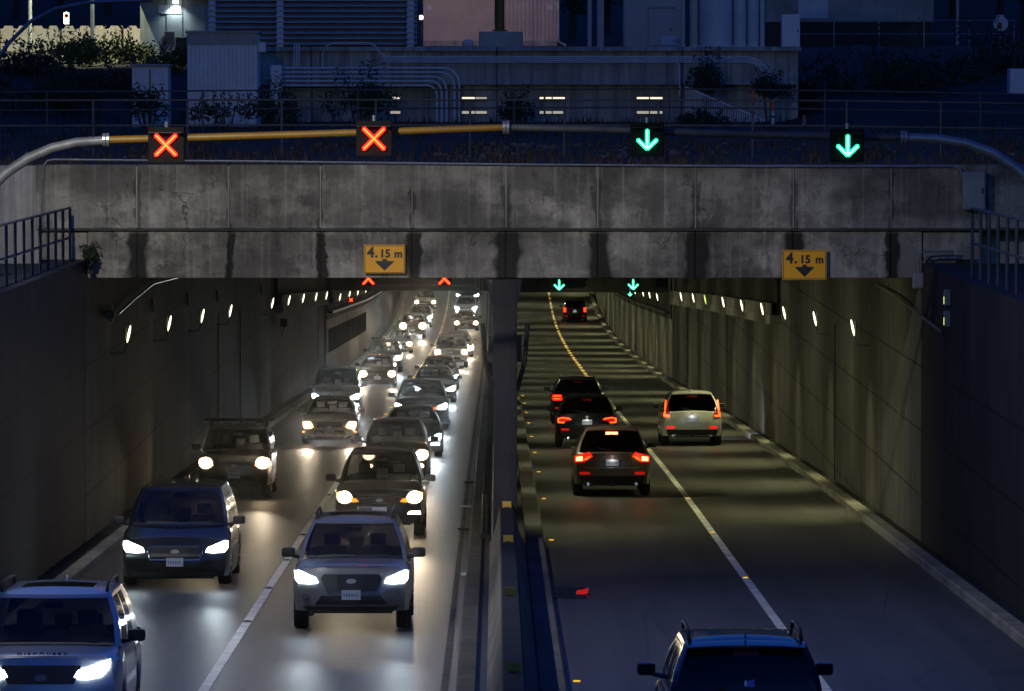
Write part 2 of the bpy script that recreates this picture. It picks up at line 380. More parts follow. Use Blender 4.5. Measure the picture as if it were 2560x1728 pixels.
class Car:
    def __init__(s, name, label, cat, X, Y, away=False, kind='suv', col=(.1,.1,.11), group=None, **kw):
        s.__dict__.update(PRE[kind]); s.__dict__.update(dict(lamp='led', tone='cool', E=1.0, rails=False, bars=False, mirror=None, plate='plate', grille='wide', fog=None,
            wheel='rim', roofcol=None, dark_glass=False, rear='bars', brake=False, chrome_bar=False, amber=False, sunroof=False, spots=2, fascia_trim=True, turn=0, indicator=None, emblem=True))
        s.__dict__.update(kw)
        s.away = away; s.Y0 = Y; Y = Y*.987 if not away else Y*.995; yc = Y + s.L/2
        sl = math.atan(slope(yc))
        s.root = thing(name, label, cat, (X, yc, roadz(yc)+.006), group, (sl if not away else -sl, 0, math.pi if away else 0))
        s.mat = paint(col); s.roofm = paint(s.roofcol) if s.roofcol else s.mat
        s.w = s.W/2
        s.body(); s.cabin(); s.wheels(); s.mirrors(); s.front(); s.back(); s.extras()
        s.lights()
    # surface functions (local y)
    def fl(s, z): return lerp_tab([(s.gc, .07), (s.gc+.16, 0.0), (s.hood*.66, .01), (s.hood, s.lean), (s.hood+.06, s.lean+.10)], z)
    def F(s, x, z): return -s.L/2 + .24*abs(x/s.w)**3 + s.fl(z)
    def gl(s, z):
        tab = [(s.gc, .12), (s.gc+.2, .02), (s.belt*.75, 0.0), (s.deck, .06)]
        if s.ytr > s.L-.3: tab += [(s.belt+.02, s.L-s.ytr+.02), (s.H-.06, s.L-s.yrr)]
        return lerp_tab(tab, z)
    def G(s, x, z): return s.L/2 - .20*abs(x/s.w)**3 - s.gl(z)
    def top(s, t): return lerp_tab([(0, s.hood), (.10, s.hood+.035), (s.yc, s.cowl), (s.ytr-.02, s.belt), (s.ytr, s.deck if s.ytr < s.L-.3 else s.belt), (s.L-.08, s.deck), (s.L, s.deck-.03)], t)
    def plan(s, t): a = min(t, s.L-t); return s.w*(1 - .085*(1-min(1, a/.6))**2)
    def body(s):
        ra = s.wr+.055; st = {0, .05, .13, .25, .4, s.L-.4, s.L-.25, s.L-.13, s.L-.05, s.L, s.yc, (s.ya+s.yb)/2, s.ytr if s.ytr < s.L-.3 else s.L-.4}
        for yw in (s.ya, s.yb):
            for k in (-1.25, -1.004, -.98, -.85, -.6, -.3, 0, .3, .6, .85, .98, 1.004, 1.25): st.add(yw+k*ra)
        rows = []
        for t in sorted(x for x in st if 0 <= x <= s.L):
            hw = s.plan(t); zt = s.top(t); zs = s.gc
            for yw in (s.ya, s.yb):
                d = abs(t-yw)
                if d < ra: zs = max(zs, s.wr+math.sqrt(ra*ra-d*d)*.96)
            zb = zt-.075
            p = [(0, s.gc), (hw-.28, s.gc), (hw-.28, zs), (hw*.975, zs), (hw, zs+(zb-zs)*.35), (hw*.997, zs+(zb-zs)*.75), (hw*.965, zb), (hw*.87, zt-.012), (hw*.45, zt+.02), (0, zt+.03)]
            ring = p + [(-x, z) for x, z in p[-2:0:-1]]
            ff = max(0, 1-t/.95); fb = max(0, 1-(s.L-t)/.95); r = []
            for x, z in ring:
                y = -s.L/2+t + (s.F(x, z)+s.L/2)*ff - (s.L/2-s.G(x, min(z, s.deck)))*fb
                r.append((x, y, z))
            rows.append(r)
        mb = MB(); k = len(rows[0])
        vs = [p for r in rows for p in r]
        mb.add(vs, [(i*k+j, i*k+(j+1) % k, (i+1)*k+(j+1) % k, (i+1)*k+j) for i in range(len(rows)-1) for j in range(k)])
        for r, fn in ((rows[0], s.F), (rows[-1], s.G)):       # front and rear fascias
            g = []
            for idx in (1, 3, 4, 5, 6, 7):
                xp, z0 = r[idx][0], r[idx][2]; row = []
                for i in range(-8, 9):
                    u = i/8; x = xp*u; z = z0 + (.042*(1-u*u) if idx == 7 else 0)
                    row.append((x, fn(x, z), z))
                g.append(row)
            mb.grid(g)
        s.o_body = mb.build('body', s.mat, s.root, smooth=True, angle=40)
        # undertray so that no light passes under the engine
        MB().box((-s.w+.3, -s.L/2+.3, s.gc-.05), (s.w-.3, s.L/2-.35, s.gc+.02)).build('underbody', M['trim'], s.root)
    def cabin(s):
        h = s.L/2; zb = s.belt-.03; zr = s.H-.045; wb = s.w*.93; wt = s.w*s.wt
        xs = [-1, -.925, -.7, -.4, 0, .4, .7, .925, 1]; ss = [0, .06, .2, .40, .45, .62, .74, .78, .9, .96, 1]; vs_ = [0, .05, .28, .52, .76, .93, 1]
        yb0, yb1, yt0, yt1 = s.yc-.12-h, s.ytr-.02-h, s.yrf-h, s.yrr-h
        def ring(v):
            w = wb+(wt-wb)*v + .035*math.sin(math.pi*v); z = zb+(zr-zb)*v
            y0 = yb0+(yt0-yb0)*v; y1 = yb1+(yt1-yb1)*v + .05*math.sin(math.pi*v); out = []
            for u in xs: out.append((w*u, y0+.16*u*u+(.06 if abs(u) == 1 else 0), z))
            a0 = y0+.22; a1 = y1-.16
            for q in ss[1:-1]: out.append((w, a0+(a1-a0)*q, z))
            for u in reversed(xs): out.append((w*u, y1-.10*u*u-(.06 if abs(u) == 1 else 0), z))
            for q in reversed(ss[1:-1]): out.append((-w, a0+(a1-a0)*q, z))
            return out
        rows = [ring(v) for v in vs_]; k = len(rows[0]); nx, ns = len(xs), len(ss)-2
        shell = MB(); pan = {'windshield': MB(), 'side_window': [MB(), MB(), MB(), MB()], 'rear_window': MB()}
        V = [p for r in rows for p in r]
        for m in (shell, pan['windshield'], pan['rear_window'], *pan['side_window']): m.v = list(V)
        for i in range(len(rows)-1):
            for j in range(k):
                f = (i*k+j, i*k+(j+1) % k, (i+1)*k+(j+1) % k, (i+1)*k+j); tgt = shell
                if 1 <= i <= len(rows)-3:
                    if 1 <= j <= nx-3: tgt = pan['windshield']
                    elif nx+ns+1 <= j <= nx+ns+nx-3 and i >= 1: tgt = pan['rear_window']
                    else:
                        for base, side in ((nx, 0), (2*nx+ns, 1)):
                            q = j-base
                            if 0 <= q < ns-1:
                                qq = q if side == 0 else ns-2-q
                                if qq in (0, 1): tgt = pan['side_window'][side*2]
                                elif qq in (3, 4): tgt = pan['side_window'][side*2+1]
                                elif qq == 6 and s.ytr > s.L-.3: tgt = pan['side_window'][side*2+1]
                tgt.f.append(f)
        # roof
        topr = rows[-1]; R0 = [topr[nx-1]] + topr[nx:nx+ns] + [topr[nx+ns]]; L0 = [topr[0]] + [topr[k-1-i] for i in range(ns)] + [topr[2*nx+ns-1]]
        roof = []
        m = len(R0)
        for i in range(m):
            row = []
            for j, u in enumerate(xs):
                a = (u+1)/2; p = [L0[i][c]*(1-a)+R0[i][c]*a for c in range(3)]
                if i == 0: p = list(topr[j])
                if i == m-1: p = list(topr[nx+ns+(nx-1-j)])
                e = i/(m-1); crown = .045*(1-u*u)*min(1, 6*e*(1-e)+.0) + .03*min(1, 8*e*(1-e))*(1 if abs(u) < 1 else 0)
                p[2] += crown; row.append(tuple(p))
            roof.append(row)
        s.roof_pts = roof
        shell.grid(roof)
        gl = M['glass_dark'] if s.dark_glass else M['glass']
        def clean(mb):
            used = sorted({i for f in mb.f for i in f}); mp = {a: b for b, a in enumerate(used)}
            mb.v = [mb.v[i] for i in used]; mb.f = [tuple(mp[i] for i in f) for f in mb.f]; return mb
        clean(shell).build('cabin', s.roofm, s.root, smooth=True, angle=38)
        clean(pan['windshield']).build('windshield', M['glass'], s.root, smooth=True)
        clean(pan['rear_window']).build('rear_window', gl, s.root, smooth=True)
        for w in pan['side_window']:
            if w.f: clean(w).build('side_window', gl, s.root, smooth=True)
        # seats, dashboard and steering wheel seen through the glass
        sx = s.w*.40; yf = s.yc+1.35-h
        st = MB()
        st.box((-s.w*.8, s.yc+.15-h, s.belt-.25), (s.w*.8, s.yc+.5-h, s.belt-.03))
        for sg in (-1, 1):
            st.rbox((sg*sx, yf+.1, s.belt-.15), (.5, .16, .62), .05); st.rbox((sg*sx, yf+.14, s.belt+.26), (.27, .1, .2), .04)
        st.box((-s.w*.78, yf+1.0, s.belt-.4), (s.w*.78, yf+1.16, s.belt+.08))
        for x in (-sx, 0, sx): st.rbox((x, yf+1.1, s.belt+.15), (.24, .09, .16), .03)
        st.box((-s.w*.85, -h+s.yc, s.gc+.1), (s.w*.85, h-.5, s.gc+.2))
        st.build('seats', M['seat'], s.root, smooth=True)
        MB().rbox((0, yt0+.12, s.H-.19), (.24, .03, .07), .012).build('rear_view_mirror', M['trim'], s.root)
    def wheels(s):
        h = s.L/2; wd = .235
        for yw in (s.ya, s.yb):
            for sg in (-1, 1):
                c = (sg*(s.w-.125), yw-h, s.wr); r = s.wr; q = wd/2
                t = MB().lathe([(r*.64, -q*.9), (r*.93, -q), (r*.985, -q*.72), (r, -q*.4), (r, q*.4), (r*.985, q*.72), (r*.93, q), (r*.64, q*.9)], c, 'x', 26).build('tyre', M['rubber'], s.root, smooth=True)
                rm = MB().lathe([(r*.66, sg*q*.55), (r*.62, sg*q*.80), (r*.56, sg*q*.45), (r*.1, sg*q*.62), (.02, sg*q*.66)], c, 'x', 20)
                for a in range(5):
                    an = a*2*math.pi/5; e = Vector((0, math.cos(an), math.sin(an)))
                    rm.tube([Vector(c)+Vector((sg*q*.62, 0, 0))+e*.05, Vector(c)+Vector((sg*q*.8, 0, 0))+e*r*.6], .028, 6)
                rm.build('rim', M[s.wheel], t, smooth=True)
    def mirrors(s):
        h = s.L/2; m = s.mat if not s.mirror else M['trim'] if s.mirror == 'trim' else paint(s.mirror)
        for sg in (-1, 1):
            y = s.yc+.38-h; z = s.belt+.10
            mb = MB().rbox((sg*(s.w+.115), y, z), (.23, .13, .16), .05)
            mb.tube([(sg*(s.w*.90), y+.03, z-.09), (sg*(s.w+.03), y+.02, z-.06), (sg*(s.w+.08), y, z-.03)], .03, 8)
            o = mb.build('mirror', m, s.root, smooth=True)
            MB().rbox((sg*(s.w+.115), y+.069, z), (.19, .006, .12), .002).build('mirror_glass', M['mirror_glass'], o)
    # patch of a polygon laid on the front or rear surface
    def patch(s, name, poly, mat, fn, off=.012, thick=.03, parent=None, mirror=False, cuts=2):
        sgn = -1 if fn.__func__ is Car.F else 1; out = []
        for mg in ((1, -1) if mirror else (1,)):
            bm = bmesh.new(); vs = [bm.verts.new((x*mg, 0, z)) for x, z in poly]
            f = bm.faces.new(vs if mg == 1 else vs[::-1])
            bmesh.ops.triangulate(bm, faces=[f])
            for _ in range(cuts):
                bmesh.ops.subdivide_edges(bm, edges=[e for e in bm.edges if e.calc_length() > .07], cuts=1)
                bmesh.ops.triangulate(bm, faces=[q for q in bm.faces if len(q.verts) > 3])
            for v in bm.verts: v.co.y = fn(v.co.x, v.co.z) + sgn*off
            be = [e for e in bm.edges if e.is_boundary]
            r = bmesh.ops.extrude_edge_only(bm, edges=be)
            for v in r['geom']:
                if isinstance(v, bmesh.types.BMVert): v.co.y -= sgn*thick
            bmesh.ops.recalc_face_normals(bm, faces=bm.faces[:])
            me = bpy.data.meshes.new(name); bm.to_mesh(me); bm.free()
            o = bpy.data.objects.new(name, me); C.objects.link(o); me.materials.append(mat); o.parent = parent or s.root; out.append(o)
        return out if mirror else out[0]
    @staticmethod
    def oval(cx, cz, rx, rz, n=14): return [(cx+rx*math.cos(2*math.pi*i/n), cz+rz*math.sin(2*math.pi*i/n)) for i in range(n)]
    def front(s):
        w, zh, F = s.w, s.hood, s.F
        sc = lambda pts: [(x*w, zh+z) for x, z in pts]
        # lower intake and grille
        if s.fascia_trim:
            s.patch('lower_intake', [(-.62*w, s.gc+.10), (.62*w, s.gc+.10), (.50*w, s.gc+.26), (-.50*w, s.gc+.26)], M['grille'], F, .008)
            s.patch('chin_trim', [(-.74*w, s.gc+.005), (.74*w, s.gc+.005), (.82*w, s.gc+.085), (-.82*w, s.gc+.085)], M['trim'], F, .012)
        G = {'wide': [(-.52, -.16), (-.46, -.09), (.46, -.09), (.52, -.16), (.42, -.36), (-.42, -.36)],
             'hex': [(-.50, -.22), (-.44, -.13), (.44, -.13), (.50, -.22), (.45, -.37), (-.45, -.37)],
             'bar': [(-.44, -.05), (.44, -.05), (.44, -.21), (-.44, -.21)],
             'slim': [(-.5, -.09), (.5, -.09), (.42, -.2), (-.42, -.2)],
             'low': [(-.50, -.07), (.50, -.07), (.50, -.13), (.42, -.30), (-.42, -.30), (-.50, -.13)],
             'box': [(-.55, -.06), (.55, -.06), (.55, -.32), (-.55, -.32)]}[s.grille]
        g = s.patch('grille', sc(G), M['grille'], F, .012)
        if s.chrome_bar:
            mb = MB(); P = sc(G)+[sc(G)[0]]
            mb.tube([(x, F(x, z)-.015, z) for (a, b), (c, d) in zip(P, P[1:]) for q in (0, .34, .67) for x, z in [(a+(c-a)*q, b+(d-b)*q)]] + [(P[0][0], F(*P[0])-.015, P[0][1])], .014, 6)
            mb.build('grille_frame', M['chrome'], g, smooth=True)
        if s.grille in ('box', 'slim', 'bar'):
            mb = MB(); z0 = min(z for x, z in sc(G)); z1 = max(z for x, z in sc(G))
            for i in range(1, 4):
                z = z0+(z1-z0)*i/4; mb.tube([(x*w*.1, F(x*w*.1, z)-.018, z) for x in range(-5, 6)], .010, 6)
            mb.build('grille_bar', M['chrome'] if s.grille == 'box' else M['dark'], g, smooth=True)
        if s.emblem:
            zc = zh-.20 if s.grille not in ('hex', 'low') else zh-.22
            s.patch('emblem', s.oval(0, zc, .08, .04), M['badge'], F, .030, .02, g)
        if s.plate:
            pz = s.gc+.27; y = F(0, pz)
            pl = MB().box((-.155, y-.035, pz-.078), (.155, y-.012, pz+.078)).build('licence_plate', M[s.plate], s.root)
            ch = MB()
            for i in range(6): ch.box((-.125+i*.043, y-.039, pz-.025), (-.125+i*.043+.024, y-.035, pz+.022))
            ch.build('plate_lettering', M['ink'], pl)
        # bonnet shut line and cowl strip
        zz = zh+.012
        MB().tube([(x*w*.1, F(x*w*.1, zz)+.004, zz+.028*(1-(x/8.5)**2)) for x in range(-8, 9)], .006, 5).build('bonnet_gap', M['trim'], s.root)
        hh = s.L/2
        MB().grid([[(x*w*.105, -hh+s.yc-.16+dy+.16*(x/8)**2, s.cowl+.028-.02*(x/8)**2+dz) for x in range(-8, 9)] for dy, dz in ((0, .006), (.10, .022))]).build('cowl_strip', M['trim'], s.root)
        # headlights
        hot = M[s.tone]; rim = M[s.tone+'_rim']
        if s.away: hot = rim = M['lens']
        if s.lamp == 'led':
            poly = sc([(.56, -.225), (.60, -.15), (.90, -.035), (.965, -.05), (.955, -.17), (.90, -.235), (.70, -.245)]); hx, hz = .78, -.15
        elif s.lamp == 'led_slant':
            poly = sc([(.42, -.215), (.47, -.13), (.68, -.07), (.87, .0), (.86, -.09), (.77, -.205), (.58, -.24)]); hx, hz = .66, -.14
        elif s.lamp == 'led_thin':
            poly = sc([(.60, -.20), (.62, -.13), (.95, -.05), (.975, -.10), (.95, -.17), (.75, -.215)]); hx, hz = .8, -.14
        elif s.lamp == 'hal':
            poly = sc([(.56, -.20), (.62, -.10), (.88, -.02), (.965, -.05), (.955, -.18), (.88, -.25), (.66, -.25)]); hx, hz = .78, -.14
        elif s.lamp == 'rect':
            poly = sc([(.62, -.28), (.62, -.08), (.96, -.08), (.96, -.28)]); hx, hz = .79, -.18
        s.hx, s.hz = hx*w, zh+hz
        big = s.__dict__.get('blob', 1.0)
        if s.lamp in ('hal', 'rect'):
            for o, sg in zip(s.patch('headlight', poly, M['lens'] if s.away else rim, F, .014, .03, None, True), (1, -1)):
                d = s.patch('bulb_glare', s.oval(sg*hx*w, zh+hz, .122*big, .102*big), hot, F, .028, .02, o)  # disc enlarged to stand in for headlight glare
        else:
            s.patch('headlight', poly, hot, F, .016, .03, None, True)
        if s.amber: s.patch('side_marker', s.oval(.93*w, zh-.36, .045, .03), M['amber'], F, .016, .02, None, True)
        if s.indicator:      # amber inner strips of the lamp
            s.patch('turn_signal', sc([(.46, -.23), (.50, -.17), (.62, -.15), (.60, -.245)]), M['amber'] if s.indicator == 'amber' else M['tail_hot'], F, .022, .02, None, True)
        if s.fog == 'both' or s.fog == 'slot':
            fz = s.gc+.22
            poly = s.oval(.74*w, fz, .085, .05) if s.fog == 'both' else [(.62*w, fz-.02), (.68*w, fz+.035), (.90*w, fz+.04), (.92*w, fz-.03)]
            s.patch('fog_light', poly, hot if not s.away else M['lens'], F, .02, .02, None, True)
        elif s.fog == 'off':
            s.patch('fog_light', s.oval(.78*w, s.gc+.24, .06, .045), M['lens'], F, .02, .02, None, True)
        # wipers and bonnet shut line
        h = s.L/2; wp = MB()
        for x0, x1 in ((-.55, .02), (.08, .62)): wp.tube([(x0*w, -h+s.yc-.07+.16*x0*x0+.05, s.cowl+.045), (x1*w, -h+s.yc-.10+.16*x1*x1+.05, s.cowl+.05)], .012, 6)
        wp.build('wiper', M['trim'], s.root)
    def back(s):
        w, G = s.w, s.G
        hot, red, brk = M['tail_hot'], M['tail'], M['brake']
        if not s.away: hot = red = M['tail_off']
        s.patch('rear_bumper_trim', [(-.80*w, s.gc+.01), (.80*w, s.gc+.01), (.86*w, s.gc+.20), (-.86*w, s.gc+.20)], M['trim'], G, .010)
        st = s.rear
        if st == 'bars':
            z = s.belt-.12
            for o, sg in zip(s.patch('taillight', [(.56*w, z-.11), (.60*w, z+.10), (.95*w, z+.09), (.97*w, z-.02), (.93*w, z-.12)], red, G, .016, .03, None, True), (1, -1)):
                for dz in (-.055, .05):
                    s.patch('light_bar', [(sg*x*w, z+dz+q) for x, q in ((.64, -.02), (.64, .018), (.90, .022), (.91, -.022))], hot, G, .030, .02, o, False, 1)
        elif st == 'cshape':
            z = s.belt-.17
            for o, sg in zip(s.patch('taillight', [(.50*w, z-.02), (.56*w, z+.06), (.80*w, z+.10), (.965*w, z+.04), (.95*w, z-.10), (.74*w, z-.11), (.72*w, z-.04)], M['tail_off'] if not s.away else M['reflector'], G, .014, .03, None, True), (1, -1)):
                for pl in ([(.50, .0), (.56, .055), (.80, .085), (.80, .045), (.58, .02)], [(.80, .085), (.945, .05), (.955, -.02), (.91, -.02), (.89, .035), (.80, .045)], [(.955, -.02), (.94, -.095), (.74, -.105), (.74, -.065), (.89, -.06), (.91, -.02)]):
                    s.patch('light_bar', [(sg*x*w, z+q) for x, q in pl], hot, G, .030, .02, o, False, 1)
        elif st == 'lpillar':
            z = s.belt-.02
            for o, sg in zip(s.patch('taillight', [(.70*w, z-.16), (.72*w, z-.06), (.84*w, z+.02), (.83*w, z+.40), (.90*w, z+.38), (.965*w, z-.05), (.93*w, z-.17)], M['tail_off'], G, .022, .05, None, True), (1, -1)):
                for pl in ([(.835, .37), (.875, .37), (.905, .14), (.905, .04), (.865, .04), (.865, .13)], [(.865, .04), (.905, .04), (.95, -.06), (.93, -.15), (.74, -.15), (.73, -.09), (.88, -.085), (.895, -.05)]):
                    s.patch('light_bar', [(sg*x*w, z+q) for x, q in pl], hot, G, .036, .02, o, False, 1)
        elif st == 'boomerang':
            z = s.belt-.10
            for o, sg in zip(s.patch('taillight', [(.50*w, z+.02), (.60*w, z+.13), (.66*w, z+.10), (.97*w, z+.02), (.96*w, z-.13), (.72*w, z-.12), (.66*w, z-.06)], red, G, .016, .04, None, True), (1, -1)):
                s.patch('brake_lamp', [(sg*x*w, z+q) for x, q in ((.76, -.09), (.76, .02), (.93, .0), (.93, -.10))], brk if s.away else M['tail_off'], G, .034, .02, o, False, 1)
                for a in (0, .05):
                    s.patch('light_bar', [(sg*(x+a)*w, z+q) for x, q in ((.54, .02), (.575, .02), (.70, -.07), (.66, -.07))], hot, G, .034, .02, o, False, 1)
        elif st == 'vertical':
            z = s.belt-.08
            for o, sg in zip(s.patch('taillight', [(.70*w, z-.22), (.70*w, z+.20), (.93*w, z+.18), (.95*w, z-.22)], red, G, .016, .04, None, True), (1, -1)):
                for dz in (-.12, .0, .12):
                    s.patch('light_bar', [(sg*x*w, z+dz+q) for x, q in ((.74, -.035), (.74, .03), (.90, .03), (.90, -.035))], hot, G, .032, .02, o, False, 1)
        if s.away:
            z = s.gc+.27
            s.patch('bumper_reflector', [(.58*w, z-.03), (.58*w, z+.03), (.84*w, z+.03), (.84*w, z-.03)], M['tail'] if st == 'lpillar' else M['reflector'], G, .02, .02, None, True)  # reflectors glow by emission, though they hold no lamp
            pz = s.belt-.24; y = G(0, pz)
            pl = MB().box((-.155, y+.012, pz-.078), (.155, y+.035, pz+.078)).build('licence_plate', M['plate'], s.root)
            ch = MB()
            for i in range(6): ch.box((-.125+i*.043, y+.035, pz-.02), (-.125+i*.043+.026, y+.039, pz+.035))
            ch.build('plate_lettering', M['ink'], pl)
            point((0, y+.12, pz+.11), .9, (1, .95, .85), .03, s.root, 'plate_lamp')
            hl = s.patch('high_brake_light', [(-.15, s.H-.17), (-.15, s.H-.11), (.15, s.H-.11), (.15, s.H-.17)], brk if s.brake else M['tail_off'], G, .03, .02)
            s.patch('emblem', s.oval(0, s.belt-.07, .05, .03), M['badge'], G, .02, .02)
            # roof spoiler and rear wiper
            zr = s.H-.05; h = s.L/2
            MB().grid([[(x*s.w*s.wt*.98, h-(s.L-s.yrr)-.20+dy-.06*x*x, zr+.035+dz-.03*x*x) for x in (-1, -.6, -.2, .2, .6, 1)] for dy, dz in ((0, .01), (.15, .005), (.34, -.03), (.33, -.055), (.15, -.04))]).build('roof_spoiler', s.roofm, s.root, smooth=True)
            MB().tube([(.02, G(0, s.belt+.05)+.02, s.belt+.05), (.36, G(.36, s.belt+.12)+.025, s.belt+.12)], .011, 6).build('rear_wiper', M['trim'], s.root)
            if s.chrome_bar:
                zc = s.gc+.40
                MB().tube([(x*w*.1, G(x*w*.1, zc)+.006, zc+.015*abs(x)*.1) for x in range(-7, 8)], .022, 8).build('bumper_bar', M['galv'], s.root, smooth=True)
            for sg in (-1, 1):
                MB().lathe([(.035, 0), (.04, .09), (.03, .09), (.028, .02)], (sg*.62*w, s.L/2-.16, s.gc+.01), 'y', 12).build('exhaust_pipe', M['chrome'], s.root, smooth=True)
            MB().rbox((0, s.L/2-.10, s.gc-.01), (.12, .16, .07), .02).build('tow_hitch', M['dark'], s.root)
    def extras(s):
        h = s.L/2; wt = s.w*s.wt; y0, y1 = s.yrf+.20-h, s.yrr-.25-h
        if s.rails:
            for sg in (-1, 1):
                x = sg*wt*.93; z = s.H+.01
                MB().tube([(x, y0, z-.02), (x, y0+.10, z+.06), (x, y0+.4, z+.085), (x, (y0+y1)/2, z+.09), (x, y1-.4, z+.085), (x, y1-.1, z+.06), (x, y1, z-.02)], .022, 8).build('roof_rail', M['trim'], s.root, smooth=True)
        if s.bars:
            for y in (y0+.35, y1-.5):
                mb = MB().tube([(-wt*1.22, y, s.H+.13), (wt*1.22, y, s.H+.13)], .024, 8)
                for sg in (-1, 1): mb.tube([(sg*wt*.98, y, s.H+.13), (sg*wt*1.0, y, s.H-.03)], .022, 8)
                mb.build('roof_bar', M['trim'], s.root, smooth=True)
        if s.sunroof:
            i0, i1 = 2, 6
            MB().grid([[(p[0]*.86, p[1], p[2]+.006) for p in s.roof_pts[i][1:-1]] for i in range(i0, i1)]).build('sunroof', M['glass_dark'], s.root, smooth=True)
        fy = y1+.05
        if s.__dict__.get('fin', True):
            MB().prism([(-.012, 0), (.012, 0), (.006, .06), (-.006, .06)], 0, .14).build('antenna_fin', s.roofm, s.root).location = (0, fy-.05, s.H+.02)
    def sticker(s):
        o = s.patch('window_sticker', [(-.09, s.belt+.14), (.03, s.belt+.14), (.03, s.belt+.22), (-.09, s.belt+.22)], M['sticker'], s.G, .03, .01)
        s.patch('sticker_print', [(.0, s.belt+.15), (.025, s.belt+.15), (.025, s.belt+.21), (.0, s.belt+.21)], M['white_plastic'], s.G, .036, .01, o)
    def lights(s):
        col = (1.0, .82, .58) if s.tone == 'warm' else (.80, .93, 1.0)
        if s.spots == 0: return
        xs = (s.hx, -s.hx) if s.spots == 2 else (0,)
        for x in xs:
            y = s.F(x, s.hz)-.10
            spot((x, y, s.hz), (0.0, -1, .0), HEAD*s.E*(1 if s.spots == 2 else 2)*(1+.4*min(1, max(0, (s.Y0-150)/150))), col, 19, 1.0, .06, s.root, 'headlight_beam')
HEAD = 450.0
HAZE = .000036
STREET2 = 4200.0
STREET = 15000.0
SKY = 0.28
# ------------------------------------------------------------------ setting
XL, XR = -8.45, 8.75
Z = lambda rel: ZC + rel
def S(name, o): o.name = name; return tag(o, kind='structure')

S('road', sweep([(-8.5, 0), (8.8, 0), (8.8, -.4), (-8.5, -.4)], -30, 600, 'road', M['asphalt'], step=3))
for x, w in ((-4.16, .075), (4.70, .075)):
    S('lane_line', sweep([(x-w, .005), (x+w, .005), (x+w, .009), (x-w, .009)], 30, 560, 'lane_line', M['white_line'], step=3))
for x in (-.74, -7.55, 1.16, 7.95):
    S('edge_line', sweep([(x-.05, .005), (x+.05, .005), (x+.05, .008), (x-.05, .008)], 30, 560, 'edge_line', M['walk'] if x in (-.74,) else M['asphalt'], step=3))
# kerbs and narrow walkways
def kerb(x0, x1, name, h, mat): return S(name, sweep([(x0, -.1), (x1, -.1), (x1, h-.03), (x1 + (.03 if x0 > x1 else -.03), h), (x0, h)], 20, 560, name, mat, step=3))
kerb(-8.12, -7.86, 'kerb', .16, M['kerb']); kerb(8.56, 8.28, 'kerb', .17, M['kerb'])
kerb(-.30, -.57, 'median_kerb', .11, M['walk']); kerb(.62, 1.00, 'median_kerb', .15, M['kerb_dim'])
for xa, xb, lab in ((XL, -8.12, 'drainage grating strip between the left kerb and the left wall'), (8.56, XR, 'drainage grating strip between the right kerb and the right wall')):
    t = thing('drain_grating', lab, 'grating', (0, 0, 0))
    mb = MB(); Y = 45
    while Y < 268:
        z = roadz(Y); mb.box((xa+.02, Y, z+.09), (xb-.02, Y+.5, z+.145+rnd.random()*.02)); Y += .62 if rnd.random() < .8 else .75
    mb.build('grate_cover', M['dark'], t)
    sweep([(xa, -.1), (xb, -.1), (xb, .06), (xa, .06)], 20, 560, 'channel_bed', M['trim'], t)

# retaining walls, covered section walls and tunnel walls
def wallthing(name, label, x, out, Y0, Y1, mat, top=None, dz=None, lo=-.4):
    t = thing(name, label, 'wall', (0, 0, 0))
    sweep([(x, lo), (x+out, lo), (x+out, dz if top is None else None), (x, dz if top is None else None)], Y0, Y1, 'wall_face', mat, t, step=3, top=top)
    return t
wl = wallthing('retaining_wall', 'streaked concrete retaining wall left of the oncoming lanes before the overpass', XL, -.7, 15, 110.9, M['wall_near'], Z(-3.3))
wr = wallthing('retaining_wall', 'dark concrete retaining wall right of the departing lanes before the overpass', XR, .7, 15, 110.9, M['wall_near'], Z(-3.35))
wl2 = wallthing('retaining_wall', 'streaked concrete wall left of the queue under the covered section', XL, -.7, 111, 268, M['wall'], Z(-3.3))
wr2 = wallthing('retaining_wall', 'streaked concrete wall with lamps right of the white car', XR, .7, 111, 268, M['wall'], Z(-3.3))
tl = wallthing('tunnel_wall', 'panelled tunnel wall left of the oncoming queue beyond the portal', XL+.02, -.7, 268, 560, M['tunnel_panel'], None, 3.05)
tr = wallthing('tunnel_wall', 'ribbed concrete tunnel wall right of the far dark car', XR-.02, .7, 268, 560, M['tunnel_panel_r'], None, 3.05)
for t, x, sg in ((tl, XL+.02, 1), (tr, XR-.02, -1)):
    sweep([(x+sg*.06, 3.06), (x-sg*.6, 3.06), (x-sg*.6, 5.3), (x+sg*.06, 5.3)], 268, 560, 'upper_cladding', M['wall_dim'], t, step=3)
    sweep([(x+sg*.07, 3.35), (x+sg*.30, 3.35), (x+sg*.30, 3.47), (x+sg*.07, 3.47)], 269, 540, 'cable_tray', M['dark'], t, step=3)
mb = MB()          # ribs of the left tunnel panel
Y = 271.5
while Y < 350:
    z = roadz(Y+.1); mb.box((XL+.02, Y, z+1.35), (XL+.055, Y+.16, z+2.55)); Y += 1.55
mb.build('panel_slots', M['wall_dim'], tl)
# joints and downpipes on the walls
for t, x, sg, ys in ((wl2, XL, 1, (164, 178, 256, 265.5)), (wr2, XR, -1, (139, 204, 233, 246, 265.5)), (tr, XR-.02, -1, (381,))):
    for y in ys:
        z = roadz(y); MB().box((x, y, z+.1), (x+sg*.02, y+.10, z+(4.2 if y < 268 else 3.0))).build('joint_cover', M['wall_dim'], t)
